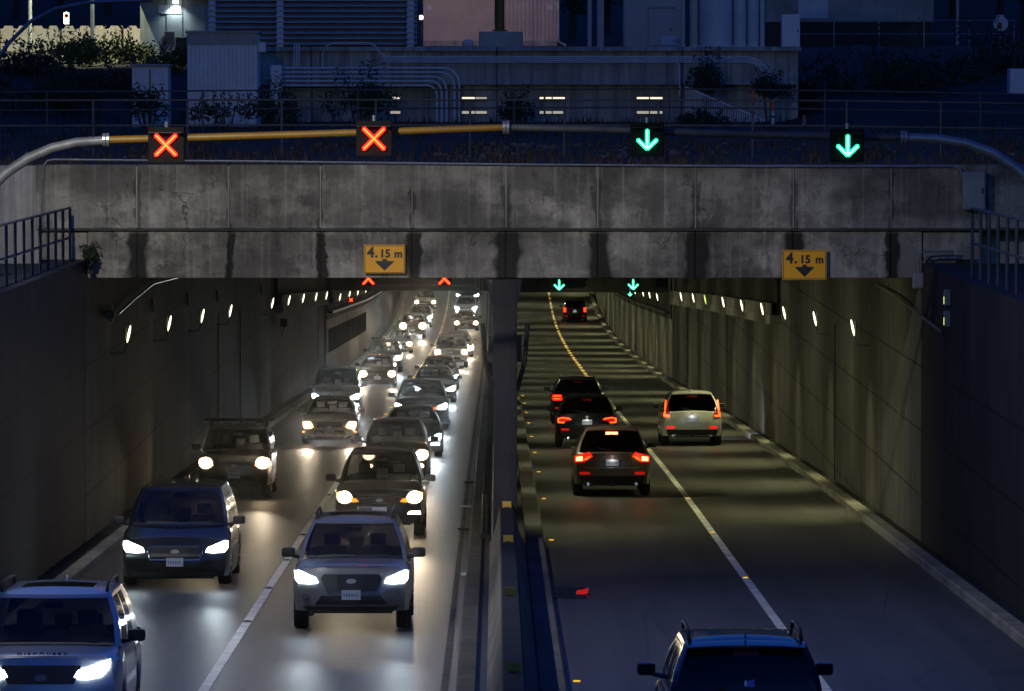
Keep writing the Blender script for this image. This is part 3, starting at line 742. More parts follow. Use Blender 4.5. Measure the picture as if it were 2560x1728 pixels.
# lamp ledges with slatted screens
def ledge(label, x, sg, Y0, Y1):
    t = thing('wall_ledge', label, 'ledge', (0, 0, 0))
    sweep([(x, 3.86), (x+sg*.32, 3.86), (x+sg*.32, 4.14), (x, 4.14)], Y0, Y1, 'ledge_beam', M['kerb'], t, step=3)
    sweep([(x+sg*.25, 4.14), (x+sg*.29, 4.14), (x+sg*.29, 4.47), (x+sg*.25, 4.47)], Y0, Y1, 'slatted_screen', M['screen'], t, step=3)
    sweep([(x+sg*.22, 4.47), (x+sg*.31, 4.47), (x+sg*.31, 4.51), (x+sg*.22, 4.51)], Y0, Y1, 'screen_rail', M['galv_dull'], t, step=3)
    sweep([(x+sg*.03, 4.14), (x+sg*.12, 4.14), (x+sg*.12, 7.0), (x+sg*.03, 7.0)], Y0, Y1, 'upper_cladding', M['wall_dim'], t, step=3)
    return t
ledge('concrete lamp ledge with slatted screen on the left wall before the portal', XL, 1, 206, 262)
ledge('concrete lamp ledge with slatted screen on the right wall before the portal', XR, -1, 166, 262)
ledge('short slatted ledge on the left wall just inside the tunnel portal', XL, 1, 270, 335)
# cover slab, ceilings and the tunnel portal
cs = thing('cover_slab', 'dark concrete cover slab over the road beyond the overpass beam', 'slab', (0, 0, 0))
MB().box((XL-.7, 111.75, Z(-3.62)), (XR+.7, 274, Z(-3.05))).build('slab_soffit', M['slab'], cs)
S('tunnel_ceiling', sweep([(XL-.5, 5.25), (XR+.5, 5.25), (XR+.5, 5.6), (XL-.5, 5.6)], 272, 560, 'tunnel_ceiling', M['slab'], step=3))
ph = thing('tunnel_portal', 'dim concrete portal header carrying the far lane signals', 'portal', (0, 0, 0))
zp = at(1100, 727, 272).z; zq = at(1400, 731, 272).z
MB().box((XL, 272, zp), (.1, 272.6, Z(-3.62))).build('portal_header', M['slab'], ph)
MB().box((.1, 272, zq), (XR, 272.6, Z(-3.62))).build('portal_header', M['wall_dim'], ph)
mb = MB()
for x in (930, 1040, 1190, 1198, 1206):
    a = at(x, 700, 271.9); mb.tube([(a.x, 271.93, zp+.0), (a.x, 271.93, zp+1.6)], .035, 6)
mb.tube([(-6.0, 271.9, zp+.28), (-1.2, 271.9, zp+.28), (-.9, 271.9, zp+.1), (-.7, 271.9, zp-.2)], .04, 6)
mb.build('conduit', M['galv_dull'], ph)
# dividing wall behind the pier
cw = thing('dividing_wall', 'dark dividing wall between the carriageways behind the centre pier', 'wall', (0, 0, 0))
sweep([(.0, -.2), (.36, -.2), (.36, 4.3), (.0, 4.3)], 112.6, 560, 'wall_face', M['pier'], cw, step=3)
sweep([(-.10, .1), (.0, .1), (.0, .95), (-.06, .95)], 113, 300, 'guard_rail', M['galv'], cw, step=3)

# ------------------------------------------------------------------ overpass beam, pier, median barrier
ZT, ZM, ZB = Z(-1.33), Z(-2.66), Z(-3.66)
gx = [(p-1240)/122 for p in (110, 340, 570, 800, 1030, 1265, 1495, 1740, 1985, 2230, 2470)]
stain = []
for x, w in zip(gx[1:], (.20, .09, .11, .16, .27, .24, .26, .22, .14, .1)): stain += [(x+.03, w, ZM+.02, ZB, .95), (x, w*.35, ZM+.9+rnd.random()*.4, ZB, .6)]
for _ in range(10): stain.append((rnd.uniform(-8, 10), rnd.uniform(.05, .3), ZM+rnd.uniform(.2, 1.0), ZB, .22))
M['beam'] = concrete('overpass_concrete', (.37, .345, .295), .5, dirt=.75, stain=stain)
ov = thing('overpass', 'stained concrete overpass beam spanning both carriageways', 'overpass', (0, 0, 0))
up = MB()
xs = [-9.45] + gx + [12.2, 15]
for a, b in zip(xs, xs[1:]): up.box((a+.012, 110.93, ZM+.02), (b-.012, 111.7, ZT))
up.box((-9.45, 110.96, ZM+.03), (15, 111.6, ZT-.02))
up.build('upper_girder', M['beam'], ov, bevel=.015)
lo = MB(); xl = [XL+.05] + gx[1:10] + [XR+.02]
for a, b in zip(xl, xl[1:]): lo.box((a+.01, 111.0, ZB), (b-.01, 111.7, ZM-.03))
lo.box((XL+.05, 111.04, ZB+.01), (XR, 111.65, ZM+.0))
lo.build('lower_girder', M['beam'], ov, bevel=.02)
MB().box((-9.45, 110.90, ZM-.02), (15, 111.0, ZM+.012)).build('drip_ledge', M['slab'], ov)
MB().box((-70, 111.75, Z(-8)), (XL-.72, 112.3, ZT-.03)).build('wing_wall', M['bldg'], ov)
MB().box((XR+.72, 111.72, Z(-8)), (70, 112.3, ZT-.05)).build('wing_wall', M['bldg'], ov)
for x in gx[1:10]: MB().box((x-.014, 110.905, ZM+.03), (x+.014, 110.93, ZT-.02)).build('joint_seal', M['kerb'], ov)
MB().box((-9.40, 111.06, Z(-3.28)), (XL+.04, 111.68, ZM-.05)).build('end_block', M['beam'], ov)
MB().box((XR+.03, 111.06, Z(-3.28)), (9.95, 111.68, ZM-.05)).build('end_block', M['beam'], ov)
cp = thing('centre_pier', 'dark concrete centre pier under the overpass beam', 'pier', (0, 0, 0))
pz = roadz(111.4)
MB().box((-.06, 110.95, pz-.2), (.43, 112.5, ZB-.02)).prism([(-.06, ZB-.6), (-.22, ZB-.02), (.55, ZB-.02), (.43, ZB-.6)], 110.97, 112.4).build('pier_shaft', M['pier'], cp, bevel=.02)
for sg, x in ((-1, -.06), (1, .43)):
    MB().tube([(x, 111.5, ZB-2.35), (x+sg*.16, 111.4, ZB-1.75), (x+sg*.22, 111.3, ZB-.95)], .05, 8).box((x+(-.1 if sg < 0 else 0), 111.35, ZB-1.75), (x+(0 if sg < 0 else .1), 111.6, ZB-1.2)).build('bracket', M['dark'], cp)
mb_t = thing('median_barrier', 'concrete median barrier with sloped faces between the carriageways', 'barrier', (0, 0, 0))
bp = [(-.13, -.1), (-.13, .12), (-.05, .30), (.08, .88), (.10, .90), (.34, .90), (.36, .88), (.50, .30), (.60, .12), (.60, -.1)]
sweep(bp, 20, 110.9, 'barrier_body', M['barrier'], mb_t, step=3.7)
sweep([(.075, .885), (.365, .885), (.345, .915), (.095, .915)], 20, 110.9, 'barrier_cap', M['pier'], mb_t, step=3.7)
st = thing('barrier_reflector', 'square yellow reflector on top of the median barrier', 'reflector', (.22, 111.6-1, 0), 'yellow reflectors along the median barrier')
st.location = (.22, 109.8, roadz(109.8)+.914)
MB().box((-.09, -.01, 0), (.09, .01, .13)).build('reflector_face', M['stud_body'], st); MB().box((-.05, -.02, -.01), (.05, .05, .015)).build('reflector_base', M['dark'], st)
names = ('nearest the centre pier', 'second from the centre pier', 'third from the centre pier', 'nearest the camera, in the foreground')
for i, y in enumerate((109.8, 97.5, 83, 68.5)):
    c = st if i == 0 else copy_tree(st, (.22, y, roadz(y)+.914))
    c['label'] = 'square yellow reflector on the median barrier, ' + names[i]
# ribbed black guide tubes leaning on the barrier end
def guide_tube(label, x, y, h, r):
    t = thing('ribbed_post', label, 'post', (x, y, roadz(y)+.1))
    prof = []
    for i in range(15): prof += [(r*1.0, h*i/15), (r*1.0, h*(i+.7)/15), (r*.88, h*(i+.75)/15), (r*.88, h*(i+.95)/15)]
    MB().lathe(prof, (0, 0, 0), 'z', 16).build('post_tube', M['grille'], t, smooth=True); MB().lathe([(r*1.8, 0), (r*1.7, .06), (r, .08)], (0, 0, 0), 'z', 14).build('post_foot', M['rubber'], t)
guide_tube('stout black ribbed post at the end of the median walkway', -.20, 113.4, .92, .10)
guide_tube('small black ribbed post far down the median walkway by the headlights', -.30, 277, .8, .12)

# ------------------------------------------------------------------ writing signs
def sign(label, x0, x1, y0, y1):
    a = at(x0, y1, 110.86); b = at(x1, y0, 110.86); cx, cz = (a.x+b.x)/2, (a.z+b.z)/2; W, H = b.x-a.x, b.z-a.z
    t = thing('clearance_sign', label, 'sign', (cx, 110.86, cz))
    MB().rbox((0, 0, 0), (W, .03, H), .012).build('sign_panel', M['sign_yellow'], t)
    bd = MB(); e = .022
    for x in (-W/2+e, W/2-e): bd.box((x-.006, -.0185, -H/2+e), (x+.006, -.0155, H/2-e))
    for z in (-H/2+e, H/2-e): bd.box((-W/2+e, -.0186, z-.006), (W/2-e, -.0154, z+.006))
    bd.build('sign_border', M['black'], t)
    z0 = H*.065
    lettering('4', .30, M['black'], t, (-W*.335, -.018, z0), bold=.010, depth=.003, valign='BOTTOM_BASELINE')
    lettering('.', .275, M['black'], t, (-W*.20, -.018, z0), bold=.010, depth=.003, valign='BOTTOM_BASELINE')
    lettering('15', .225, M['black'], t, (W*.01, -.018, z0), bold=.009, depth=.003, valign='BOTTOM_BASELINE')
    lettering('m', .215, M['black'], t, (W*.335, -.018, z0), bold=.009, depth=.003, valign='BOTTOM_BASELINE')
    ar = [(-.045, H*.01), (.045, H*.01), (.045, -H*.06), (.19, -H*.07), (.19, -H*.10), (.0, -H*.40), (-.19, -H*.10), (-.19, -H*.07), (-.045, -H*.06)]
    MB().prism(ar, -.0185, -.0152).build('arrow', M['black'], t)
sign('yellow 4.15 m clearance sign above the oncoming lanes', 910, 1013, 612, 684)
sign('yellow 4.15 m clearance sign above the departing lanes', 1956, 2067, 625, 700)

# ------------------------------------------------------------------ lane signals
def signal(label, px, py, Y, kind, size, hw, scale=1.0, crop=False):
    c = at(px, py, Y); t = thing('lane_signal', label, 'lane signal', c, 'overhead lane control signals')
    MB().rbox((0, .12, 0), (hw, .22, hw), .02).build('housing', M['housing'], t)
    mb = MB()
    for a in range(3): mb.box((-hw*.46, -.16+a*.0, hw*.34), (hw*.46, .0, hw*.36)) if a == 0 else None
    mb.build('visor', M['black'], t)
    e = size; w = e*.23
    sym = MB(); core = MB()
    def bar(p, q, k=0):
        p, q = Vector(p), Vector(q); d = (q-p).normalized(); n = Vector((-d.y, d.x))*w
        poly = [p+n, q+n, q+d*w*.7, q-n, p-n, p-d*w*.7]
        sym.prism([(v.x, v.y) for v in poly], -.064-k*.004, -.05)
        n = n*.32; p, q = p+d*w*.1, q-d*w*.1
        core.prism([(v.x, v.y) for v in (p+n, q+n, q-n, p-n)], -.082-k*.004, -.06)
    if kind == 'x': bar((-e, -e), (e, e)); bar((-e, e), (e, -e), 1)
    else: bar((0, e), (0, -e*.9)); bar((-e, -e*.02), (0, -e), 1); bar((e, -e*.02), (0, -e), 2)
    so = sym.build('red_cross' if kind == 'x' else 'green_arrow', M['red_lit' if kind == 'x' else 'green_lit'], t)
    core.build('led_core', M['red_hot' if kind == 'x' else 'green_hot'], so)
    MB().tube([(0, .12, hw/2-.02), (0, .12, hw/2+.1)], .035, 8).build('hanger', M['galv'], t)
    col = (1, .05, .02) if kind == 'x' else (.1, 1, .55)
    return t
signal('red cross lane signal over the left oncoming lane, leftmost on the gantry', 415, 363, 99.6, 'x', .185, .66)
signal('red cross lane signal over the oncoming lane next to the median, on the yellow beam', 935, 347, 99.6, 'x', .19, .66)
signal('green arrow lane signal over the departing lane next to the median', 1618, 349, 99.6, 'd', .175, .62)
signal('green arrow lane signal over the outer departing lane, near the right curved mast', 2119, 364, 99.6, 'd', .185, .62)
signal('far red cross signal on the portal header over the left oncoming lane', 921, 697, 271.2, 'x', .26, .7, .8)
signal('far red cross signal on the portal header over the oncoming lane beside the median', 1111, 697, 271.2, 'x', .26, .7, .8)
signal('far green arrow on the portal header over the departing lane beside the median', 1398, 712, 271.2, 'd', .24, .62, .8)
signal('far green arrow on the portal header over the outer departing lane', 1583, 711, 271.2, 'd', .24, .62, .8)
signal('small red repeater signal on the left wall just before the portal', 878, 750, 270.9, 'x', .08, .34, .3)
signal('small green repeater signal below the far outer green arrow', 1575, 735, 270.9, 'd', .10, .34, .3)

# signal gantry
ga = thing('signal_gantry', 'curved mast signal gantry with a yellow cross beam over both carriageways', 'gantry', (0, 0, 0))
YG = 99.95
def gp(px, py): p = at(px, py, YG); return (p.x, YG, p.z)
MB().tube([(-9.95, YG, Z(-3.35)), (-9.93, YG, Z(-2.2)), gp(-62, 520), gp(-25, 470), gp(15, 432), gp(70, 396), gp(130, 370), gp(190, 356), gp(262, 351)], [.13, .12, .11, .105, .1, .095, .09, .088, .085], 14).build('mast', M['galv_dull'], ga, smooth=True)
MB().tube([(9.95+.4, YG, Z(-3.35)), (10.33, YG, Z(-2.2)), gp(2620, 520), gp(2585, 468), gp(2545, 425), gp(2480, 382), gp(2410, 357), gp(2340, 347), gp(2262, 344)], [.13, .12, .11, .105, .1, .095, .09, .088, .085], 14).build('mast', M['galv'], ga, smooth=True)
MB().tube([gp(268, 350), gp(520, 343), gp(760, 336), gp(1000, 328), gp(1262, 319)], [.07, .07, .068, .066, .064], 12).build('cross_beam', M['yellow'], ga, smooth=True)
MB().tube([gp(1268, 319), gp(1500, 324), gp(1760, 333), gp(2000, 339), gp(2256, 344)], [.064, .066, .068, .07, .07], 12).build('cross_beam', M['fence'], ga, smooth=True)  # right half given darker steel for the dimmer light there
for px, py in ((265, 350), (1265, 319), (2259, 344)):
    p = gp(px, py); MB().lathe([(.13, -.06), (.13, -.01), (.11, 0), (.13, .01), (.13, .06)], p, 'x', 14).build('flange', M['galv'], ga)

# conduits, boxes and panels on the beam and walls
def pipe(name, label, cat, pts, r, mat, group=None, n=8):
    o = MB().tube(pts, r, n).build(name, mat, None, smooth=True); return tag(o, label, cat, group)
def q(px, py, Y): p = at(px, py, Y); return (p.x, p.y, p.z)
pipe('conduit', 'thin pale conduit along the top edge of the overpass beam', 'conduit', [q(104, 575, 110.85), q(106, 470, 110.85), q(109, 415, 110.85), q(118, 402, 110.85), q(135, 399, 110.85), q(700, 404, 110.85), q(1260, 411, 110.85), q(1900, 416, 110.85), q(2380, 416, 110.85), q(2400, 422, 110.85), q(2405, 440, 110.85)], .022, M['galv'])
def cabinet(label, x0, y0, x1, y1, Y, d, mat, name='electrical_cabinet', cat='cabinet'):
    a = at(x0, y1, Y); b = at(x1, y0, Y); t = thing(name, label, cat, ((a.x+b.x)/2, Y, a.z)); W, H = b.x-a.x, b.z-a.z
    MB().box((-W/2, 0, 0), (W/2, d, H)).build('cabinet_body', mat, t, bevel=.02)
    MB().box((-W/2+.03, -.014, .03), (W/2-.03, -.001, H-.04)).build('cabinet_door', mat, t, bevel=.006)
    MB().rbox((W*.36, -.03, H*.5), (.03, .03, .12), .01).build('door_handle', M['dark'], t)
    return t
cabinet('grey electrical cabinet at the right end of the overpass beam', 2407, 430, 2464, 525, 110.6, .3, M['cabinet'])
cabinet('small junction box below the right end of the overpass beam', 2282, 682, 2322, 722, 110.6, .2, M['cabinet'], 'junction_box', 'junction box')
pipe('conduit', 'pair of bent conduits above the junction box, upper one', 'conduit', [q(2297, 684, 110.75), q(2298, 648, 110.75), q(2303, 634, 110.75), q(2316, 629, 110.75), q(2385, 629, 110.75)], .022, M['galv_dull'], 'bent conduits by the junction box')
pipe('conduit', 'pair of bent conduits above the junction box, lower one', 'conduit', [q(2310, 684, 110.78), q(2311, 658, 110.78), q(2316, 644, 110.78), q(2330, 638, 110.78), q(2385, 636, 110.78)], .022, M['galv_dull'], 'bent conduits by the junction box')
for i, (y0, y1) in enumerate(((725, 763), (778, 815))):
    t = thing('wall_panel', ('upper' if i == 0 else 'lower')+' of two small pale panels on the right wall by the overpass', 'panel', q(2362, (y0+y1)/2, 104))
    MB().box((-.02, -.12, -.15), (.10, .14, .15)).build('panel_box', M['cabinet'], t, bevel=.01); MB().box((-.03, -.1, -.12), (-.02, -.08, .02)).build('panel_strip', M['lamp_lens_dim'], t)
cabinet('small grey junction box on the left wall beside the first lamp', 263, 778, 285, 797, 117.0, .12, M['cabinet'], 'junction_box', 'junction box')
pipe('handrail_pipe', 'bright bent cable pipe rising along the left wall under the overpass', 'pipe', [(XL+.1, *q(284, 785, 119.3)[1:]), (XL+.1, *q(330, 745, 125)[1:]), (XL+.1, *q(368, 709, 131.6)[1:]), (XL+.1, *q(456, 688, 146)[1:])], .028, M['galv'])
pipe('handrail_pipe', 'dim sloping cable pipe along the right wall under the overpass', 'pipe', [(XR-.1, *q(2186, 711, 123)[1:]), (XR-.1, *q(2240, 738, 117)[1:]), (XR-.1, *q(2360, 828, 105)[1:])], .025, M['galv'])
t = thing('wall_beacon', 'small yellow beacon box hanging below the left wall ledge', 'beacon', (XL+.25, 208.5, roadz(208.5)+3.45))
MB().rbox((0, 0, 0), (.3, .2, .32), .04).build('beacon_box', M['yellow'], t, smooth=True); MB().tube([(0, 0, -.15), (-.03, 0, -.4), (-.1, 0, -.5)], .02, 6).build('beacon_cable', M['dark'], t)

# wall lamps
LAMP = 300.0
def wall_lamp(label, x, sg, y, h, dim=False, power=1.0, col=(.95, .91, .43), cone=125):
    t = thing('wall_lamp', label, 'lamp', (x+sg*.42, y, roadz(y)+h), 'lamps along the wall')
    mb = MB(); n = 12
    prof = [(.008, -.20), (.022, -.16), (.034, -.07), (.038, .02), (.032, .12), (.018, .19), (.004, .21)]
    mb.lathe(prof, (0, 0, 0), 'z', n); o = mb.build('lamp_lens', M['lamp_lens_dim' if dim else 'lamp_lens'], t, smooth=True); o.rotation_euler = (0, sg*.20, 0); o.scale = (.72, .72, .95)
    MB().tube([(-sg*.40, .05, -.42), (-sg*.10, .03, -.40), (-sg*.03, 0, -.21)], .022, 6).build('lamp_bracket', M['galv'], t)
    MB().box((-sg*.42-.03, -.03, .28), (-sg*.42+.06, .05, .62)).build('lamp_conduit', M['galv'], t)
    MB().rbox((-sg*.07, .05, .02), (.05, .06, .30), .02).build('lamp_housing', M['galv_dull'], t)
    spot((sg*.12, 0, -.05), (sg*.75, 0.0, -1.0), LAMP*power*(.12 if dim else 1), col, cone, 1.0, .12, t, 'lamp_beam')
ORD = ['first', 'second', 'third', 'fourth', 'fifth', 'sixth', 'seventh', 'eighth', 'ninth', 'tenth', 'eleventh', 'twelfth', 'thirteenth', 'fourteenth', 'fifteenth', 'sixteenth', 'seventeenth', 'eighteenth', 'nineteenth', 'twentieth']
for i, y in enumerate((118, 132.7, 147.7, 163.3, 194, 209.5, 225, 241, 256)):
    wall_lamp(f'glowing wall lamp on the left wall, {ORD[i]} from the overpass', XL, 1, y, 4.3, power=.25, col=(1.0, .86, .62))
for i, y in enumerate((126, 141, 156, 169, 183, 198, 215, 228, 243)):
    wall_lamp(f'glowing wall lamp on the right wall, {ORD[i]} from the overpass' if y != 215 else 'failing dim lamp among the glowing lamps on the right wall ledge', XR, -1, y, 4.3, y == 215, 2.6)
for i, y in enumerate((279, 293, 306, 324, 343, 362, 381, 400, 420, 440, 460, 480)):
    wall_lamp(f'far lamp on the right wall inside the tunnel, {ORD[i]} from the portal', XR, -1, y, 4.1, False, 3.0)
for i, y in enumerate((278, 296, 314, 334, 354, 374, 394, 414, 436, 458, 480)):
    wall_lamp(f'far lamp on the left wall inside the tunnel, {ORD[i]} from the portal', XL, 1, y, 4.1, False, .55, (1.0, .88, .68))

for i, y in enumerate([119+15*j for j in range(24)]):
    t = thing('wall_lamp', f'flat lamp on the dividing wall facing the departing lanes, {ORD[i] if i < 20 else "twenty-"+ORD[i-20]} behind the pier', 'lamp', (.385, y, roadz(y)+3.9), 'lamps on the dividing wall')
    MB().rbox((0, 0, 0), (.05, .30, .16), .015).build('lamp_housing', M['dark'], t); MB().box((.026, -.12, -.06), (.034, .12, .06)).build('lamp_lens', M['lamp_lens'], t)
    spot((.06, 0, 0), (.85, 0, -.6), LAMP*2.3, (.95, .93, .55), 150, 1.0, .1, t, 'lamp_beam')
# raised road studs
sd = thing('road_stud', 'yellow road stud', 'road stud', (0, 0, 0), 'yellow studs on the departing lane line')
MB().prism([(-.06, 0), (.06, 0), (.045, .02), (-.045, .02)], -.05, .05).build('stud_body', M['stud_body'], sd); MB().box((-.05, -.056, .002), (.05, -.049, .022)).build('stud_reflector', M['stud'], sd)
def stud(i, x, y, label, first=[True], s=1.0, group=None):
    if first[0]: o = sd; o.location = (x, y, roadz(y)+.008); first[0] = False
    else: o = copy_tree(sd, (x, y, roadz(y)+.008))
    o['label'] = label; o.scale = (s, s, s)
    if group: o['group'] = group
NUM = lambda i: ORD[i] if i < 20 else 'twenty-'+ORD[i-20] if i < 29 else 'thirty-'+ORD[i-30] if i > 29 else 'thirtieth'
ys = [69, 84, 101.5, 117, 132, 148, 164.8, 181, 197, 212.6, 228, 243, 258]; y = 270
while y < 480: ys.append(y); y += 7.2
for i, y in enumerate(ys): stud(i, 4.70, y, f'yellow stud on the departing lane line, {NUM(i)} counting from the camera' if i < 39 else 'yellow stud on the departing lane line in the far tunnel', s=.9 if y < 250 else 1.9)
for i, y in enumerate((78, 97, 114, 132, 148, 163, 178, 193, 207, 221, 235)):
    stud(i, 1.17, y, f'yellow stud beside the right median kerb, {NUM(i)} counting from the camera', s=1.0, group='yellow studs beside the median kerb')
ys = [204, 214, 224, 236, 262, 275, 288, 301, 314, 327, 340, 353, 366, 379, 392, 405, 418, 431, 444, 457, 470]
for i, y in enumerate(ys): stud(i, -4.16, y, f'yellow stud on the oncoming lane line, {NUM(i)} counting from the camera', s=1.9 if y > 250 else 1.5, group='yellow studs on the oncoming lane line')
# dark raised domes on the near oncoming line
dm = thing('lane_dome', 'x', 'road stud', (0, 0, 0), 'dark studs on the oncoming lane line')
MB().lathe([(.055, 0), (.05, .012), (.03, .02), (.005, .023)], (0, 0, 0), 'z', 12).build('dome_cap', M['dark'], dm, smooth=True)
for i, y in enumerate((90, 98.5, 107, 116, 125, 134, 143, 152, 161, 170, 180, 190)):
    o = dm if i == 0 else copy_tree(dm, (0, 0, 0)); o.location = (-4.16, y, roadz(y)+.008); o['label'] = f'dark stud on the white oncoming lane line, {NUM(i)} counting from the camera'; o.scale = (1.5, 1.5, 1.2)
# litter along the median kerb and the red reflection patch by the right kerb
for i, (px, Y, lab) in enumerate(((1163, 102.5, 'pale flattened wrapper on the asphalt right of the grey car'), (1160, 118, 'dark leaf litter beside the median kerb left of the ribbed post'), (1166, 128, 'small pale scrap beside the median kerb'), (1175, 141, 'small grey scrap beside the far median kerb'))):
    p = at(px, 1000, Y); o = MB().rbox((0, 0, 0), (.17, .3, .035), .012).build('litter', M['white_plastic'] if i in (0, 2) else M['bark'], None); o.location = (p.x, Y, roadz(Y)+.024); o.rotation_euler = (0, 0, .5*i); tag(o, lab, 'litter')
t = thing('taillight_ghost', 'red tail light ghost modelled on a dark patch by the right median kerb', 'light ghost', (1.42, 96.8, roadz(96.8)+.008))
MB().rbox((-.18, 0, .02), (.75, 2.2, .03), .01).build('dark_patch', M['black'], t); MB().prism([(.02, .036), (.07, .06), (.16, .07), (.24, .10), (.20, .07), (.22, .05), (.14, .038)], -.35, .25).build('red_ghost_shape', M['reflector'], t)  # glowing red shape stands in for a tail light's lens reflection
# ------------------------------------------------------------------ railings and fences
def railing(label, pts, h, spacing, r, mat, mids=(.5,), drop=0.0, name='railing'):
    """posts and rails along a polyline of (x, y, z)"""
    t = thing(name, label, 'railing', (0, 0, 0)); P = [Vector(p) for p in pts]
    seg = [(a, b, (b-a).length) for a, b in zip(P, P[1:])]; tot = sum(s[2] for s in seg)
    def along(d):
        for a, b, l in seg:
            if d <= l+1e-6: return a.lerp(b, d/l)
            d -= l
        return P[-1]
    n = max(1, round(tot/spacing))
    for i in range(n+1):
        p = along(tot*i/n); MB().tube([p-Vector((0, 0, drop)), p+Vector((0, 0, h))], r*1.15, 8).build('post', mat, t)
    for k in (1.0, *mids):
        MB().tube([p+Vector((0, 0, h*k)) for p in P], r, 8).build('rail', mat, t, smooth=True)
    return t
railing('grey tube railing on top of the left retaining wall', [(XL-.25, 60, Z(-3.3)), (XL-.25, 110.3, Z(-3.3))], 1.1, 1.78, .026, M['fence'], (.45,))
railing('grey tube railing on top of the right retaining wall', [(XR+.25, 60, Z(-3.35)), (XR+.25, 102, Z(-3.35))], 1.3, 1.75, .028, M['fence'], (.5,))
railing('low dark pipe fence along the back of the overpass', [(-14, 128, Z(-1.38)), (-6, 128, Z(-1.36)), (3, 128, Z(-1.36)), (8, 128, Z(-1.38)), (15, 128, Z(-1.48))], 1.36, 2.23, .024, M['fence'], (.56,))
railing('far dark pipe fence before the ventilation building', [(-17, 152, Z(-.95)), (-6, 152, Z(-.88)), (5, 152, Z(-.84)), (10, 152, Z(-.9)), (18, 152, Z(-1.05))], 1.15, 4.6, .024, M['fence'], (.55,))

# ------------------------------------------------------------------ ground above the tunnel
BASE = [(113, -1.5), (130, -1.42), (150, -1.15), (185, -.82), (192, -.75)]
SIDE = [(185, -.82), (200, .2), (230, 2.2), (262, 2.6), (300, 5.0), (430, 14)]
CENT = [(190.9, -.76), (191.3, 1.80), (225, 2.24), (262, 2.6), (300, 5.0), (430, 14)]
def tz(X, Y):
    if Y <= 185: return Z(lerp_tab(BASE, Y))
    a = lerp_tab(SIDE, Y); b = lerp_tab(CENT, Y) if Y > 189.6 else lerp_tab(BASE, Y)
    k = max(0, min(1, (min(X+9.4, 11.6-X))/.6))
    return Z(a*(1-k)+b*k)
rows = []
for Y in [112, 118, 125, 130, 138, 145, 152, 160, 168, 176, 185, 187, 189.6, 190.9, 191.3, 194, 200, 208, 216, 225, 235, 248, 262, 280, 300, 340, 380, 430]:
    row = []
    for i in range(85):
        X = -70+i*140/84
        j = .12*math.sin(X*1.7+Y*.31)*math.cos(Y*.23-X*.6)
        row.append((X, Y, tz(X, Y)+(j if abs(X) > 12 or Y < 185 else 0)))
    rows.append(row)
S('ground', MB().grid(rows).build('ground', M['ground'], None, smooth=True))
for x0, x1 in ((-70, XL-.7), (XR+.7, 70)):
    S('ground', MB().box((x0, -40, Z(-5)), (x1, 111, Z(-3.36))).build('ground', M['ground'], None))
# rubble on the embankment
mb = MB()
for _ in range(420):
    X = rnd.choice((rnd.uniform(-13, 13), rnd.gauss(1.5, 1.6))); Y = rnd.uniform(131, 146); s = rnd.uniform(.03, .10)
    mb.cbox((X, Y, tz(X, Y)+s*.2), (s*rnd.uniform(.8, 2), s*1.2, s))
tag(mb.build('rubble', M['gravel'], None), 'pale rubble scattered on the bank above the overpass beam', kind='stuff')

# ------------------------------------------------------------------ vegetation
def ground_cover(name, label, n, xr, yr, h, mat):
    mb = MB()
    for _ in range(n):
        X = rnd.uniform(*xr); Y = rnd.uniform(*yr); z = tz(X, Y)-.02
        if math.sin(X*1.3+math.sin(Y))*math.cos(X*.47-Y*.2) < rnd.uniform(-.9, .7): continue
        k = h*rnd.uniform(.4, 1.5); a = rnd.uniform(0, 6.3); dx, dy = math.cos(a), math.sin(a); lx, ly = rnd.uniform(-.5, .5)*k, rnd.uniform(-.5, .5)*k; w = .018+.02*rnd.random()
        mb.add([(X-dx*w, Y-dy*w, z), (X+dx*w, Y+dy*w, z), (X+lx, Y+ly, z+k)], [(0, 1, 2)])
    tag(mb.build(name, mat, None, fix=False), label, kind='stuff')
def leaves(mb, c, r, n, size):
    for _ in range(n):
        while True:
            d = Vector((rnd.uniform(-1, 1), rnd.uniform(-1, 1), rnd.uniform(-1, 1)))
            if d.length <= 1: break
        d *= (.55+.45*rnd.random())/max(.3, d.length)*min(1, d.length+.25)
        p = Vector(c)+Vector((d.x*r[0], d.y*r[1], d.z*r[2])); s = size*rnd.uniform(.6, 1.4)
        a = Vector((rnd.uniform(-1, 1), rnd.uniform(-1, 1), rnd.uniform(-1, 1))).normalized(); b = a.orthogonal().normalized()
        mb.add([p-a*s, p+b*s*.45, p+a*s, p-b*s*.45], [(0, 1, 2, 3)])
def bush(label, px, py, Y, w, h, mat, n=420, size=.075, name='bush', low=None):
    c = at(px, py, Y); base = tz(c.x, Y) if low is None else low
    t = thing(name, label, 'bush', (c.x, Y, base), 'bushes on the banks'); top = c.z+h/2-base
    mb = MB(); n = int(n*1.8)
    for k in range(6):
        u = rnd.uniform(-.55, .55); leaves(mb, (u*w, rnd.uniform(-.4, .4), top-h*(.35+.4*rnd.random()) ), (w*.38, .7, h*.38), n//6, size)
    for k in range(16):    # wispy shoots
        x = rnd.uniform(-.5, .5)*w; zz = top-h*.35; leaves(mb, (x, rnd.uniform(-.3, .3), zz+rnd.uniform(.1, .5)*h), (.10, .10, .28*h), 9, size*.8)
    mb.build('foliage', mat, t, fix=False)
    st = MB()
    for k in range(5): x = rnd.uniform(-.3, .3)*w; st.tube([(x*.4, 0, -.1), (x*.8, .05, max(.2, top-h*.6)), (x, .1, max(.4, top-h*.2))], [.03, .02, .01], 5)
    st.build('stems', M['bark'], t)
    return t
ground_cover('grass', 'dark tufts of grass on the bank above the overpass beam', 9000, (-15, 15), (112.4, 150), .22, M['leaf_brown'])
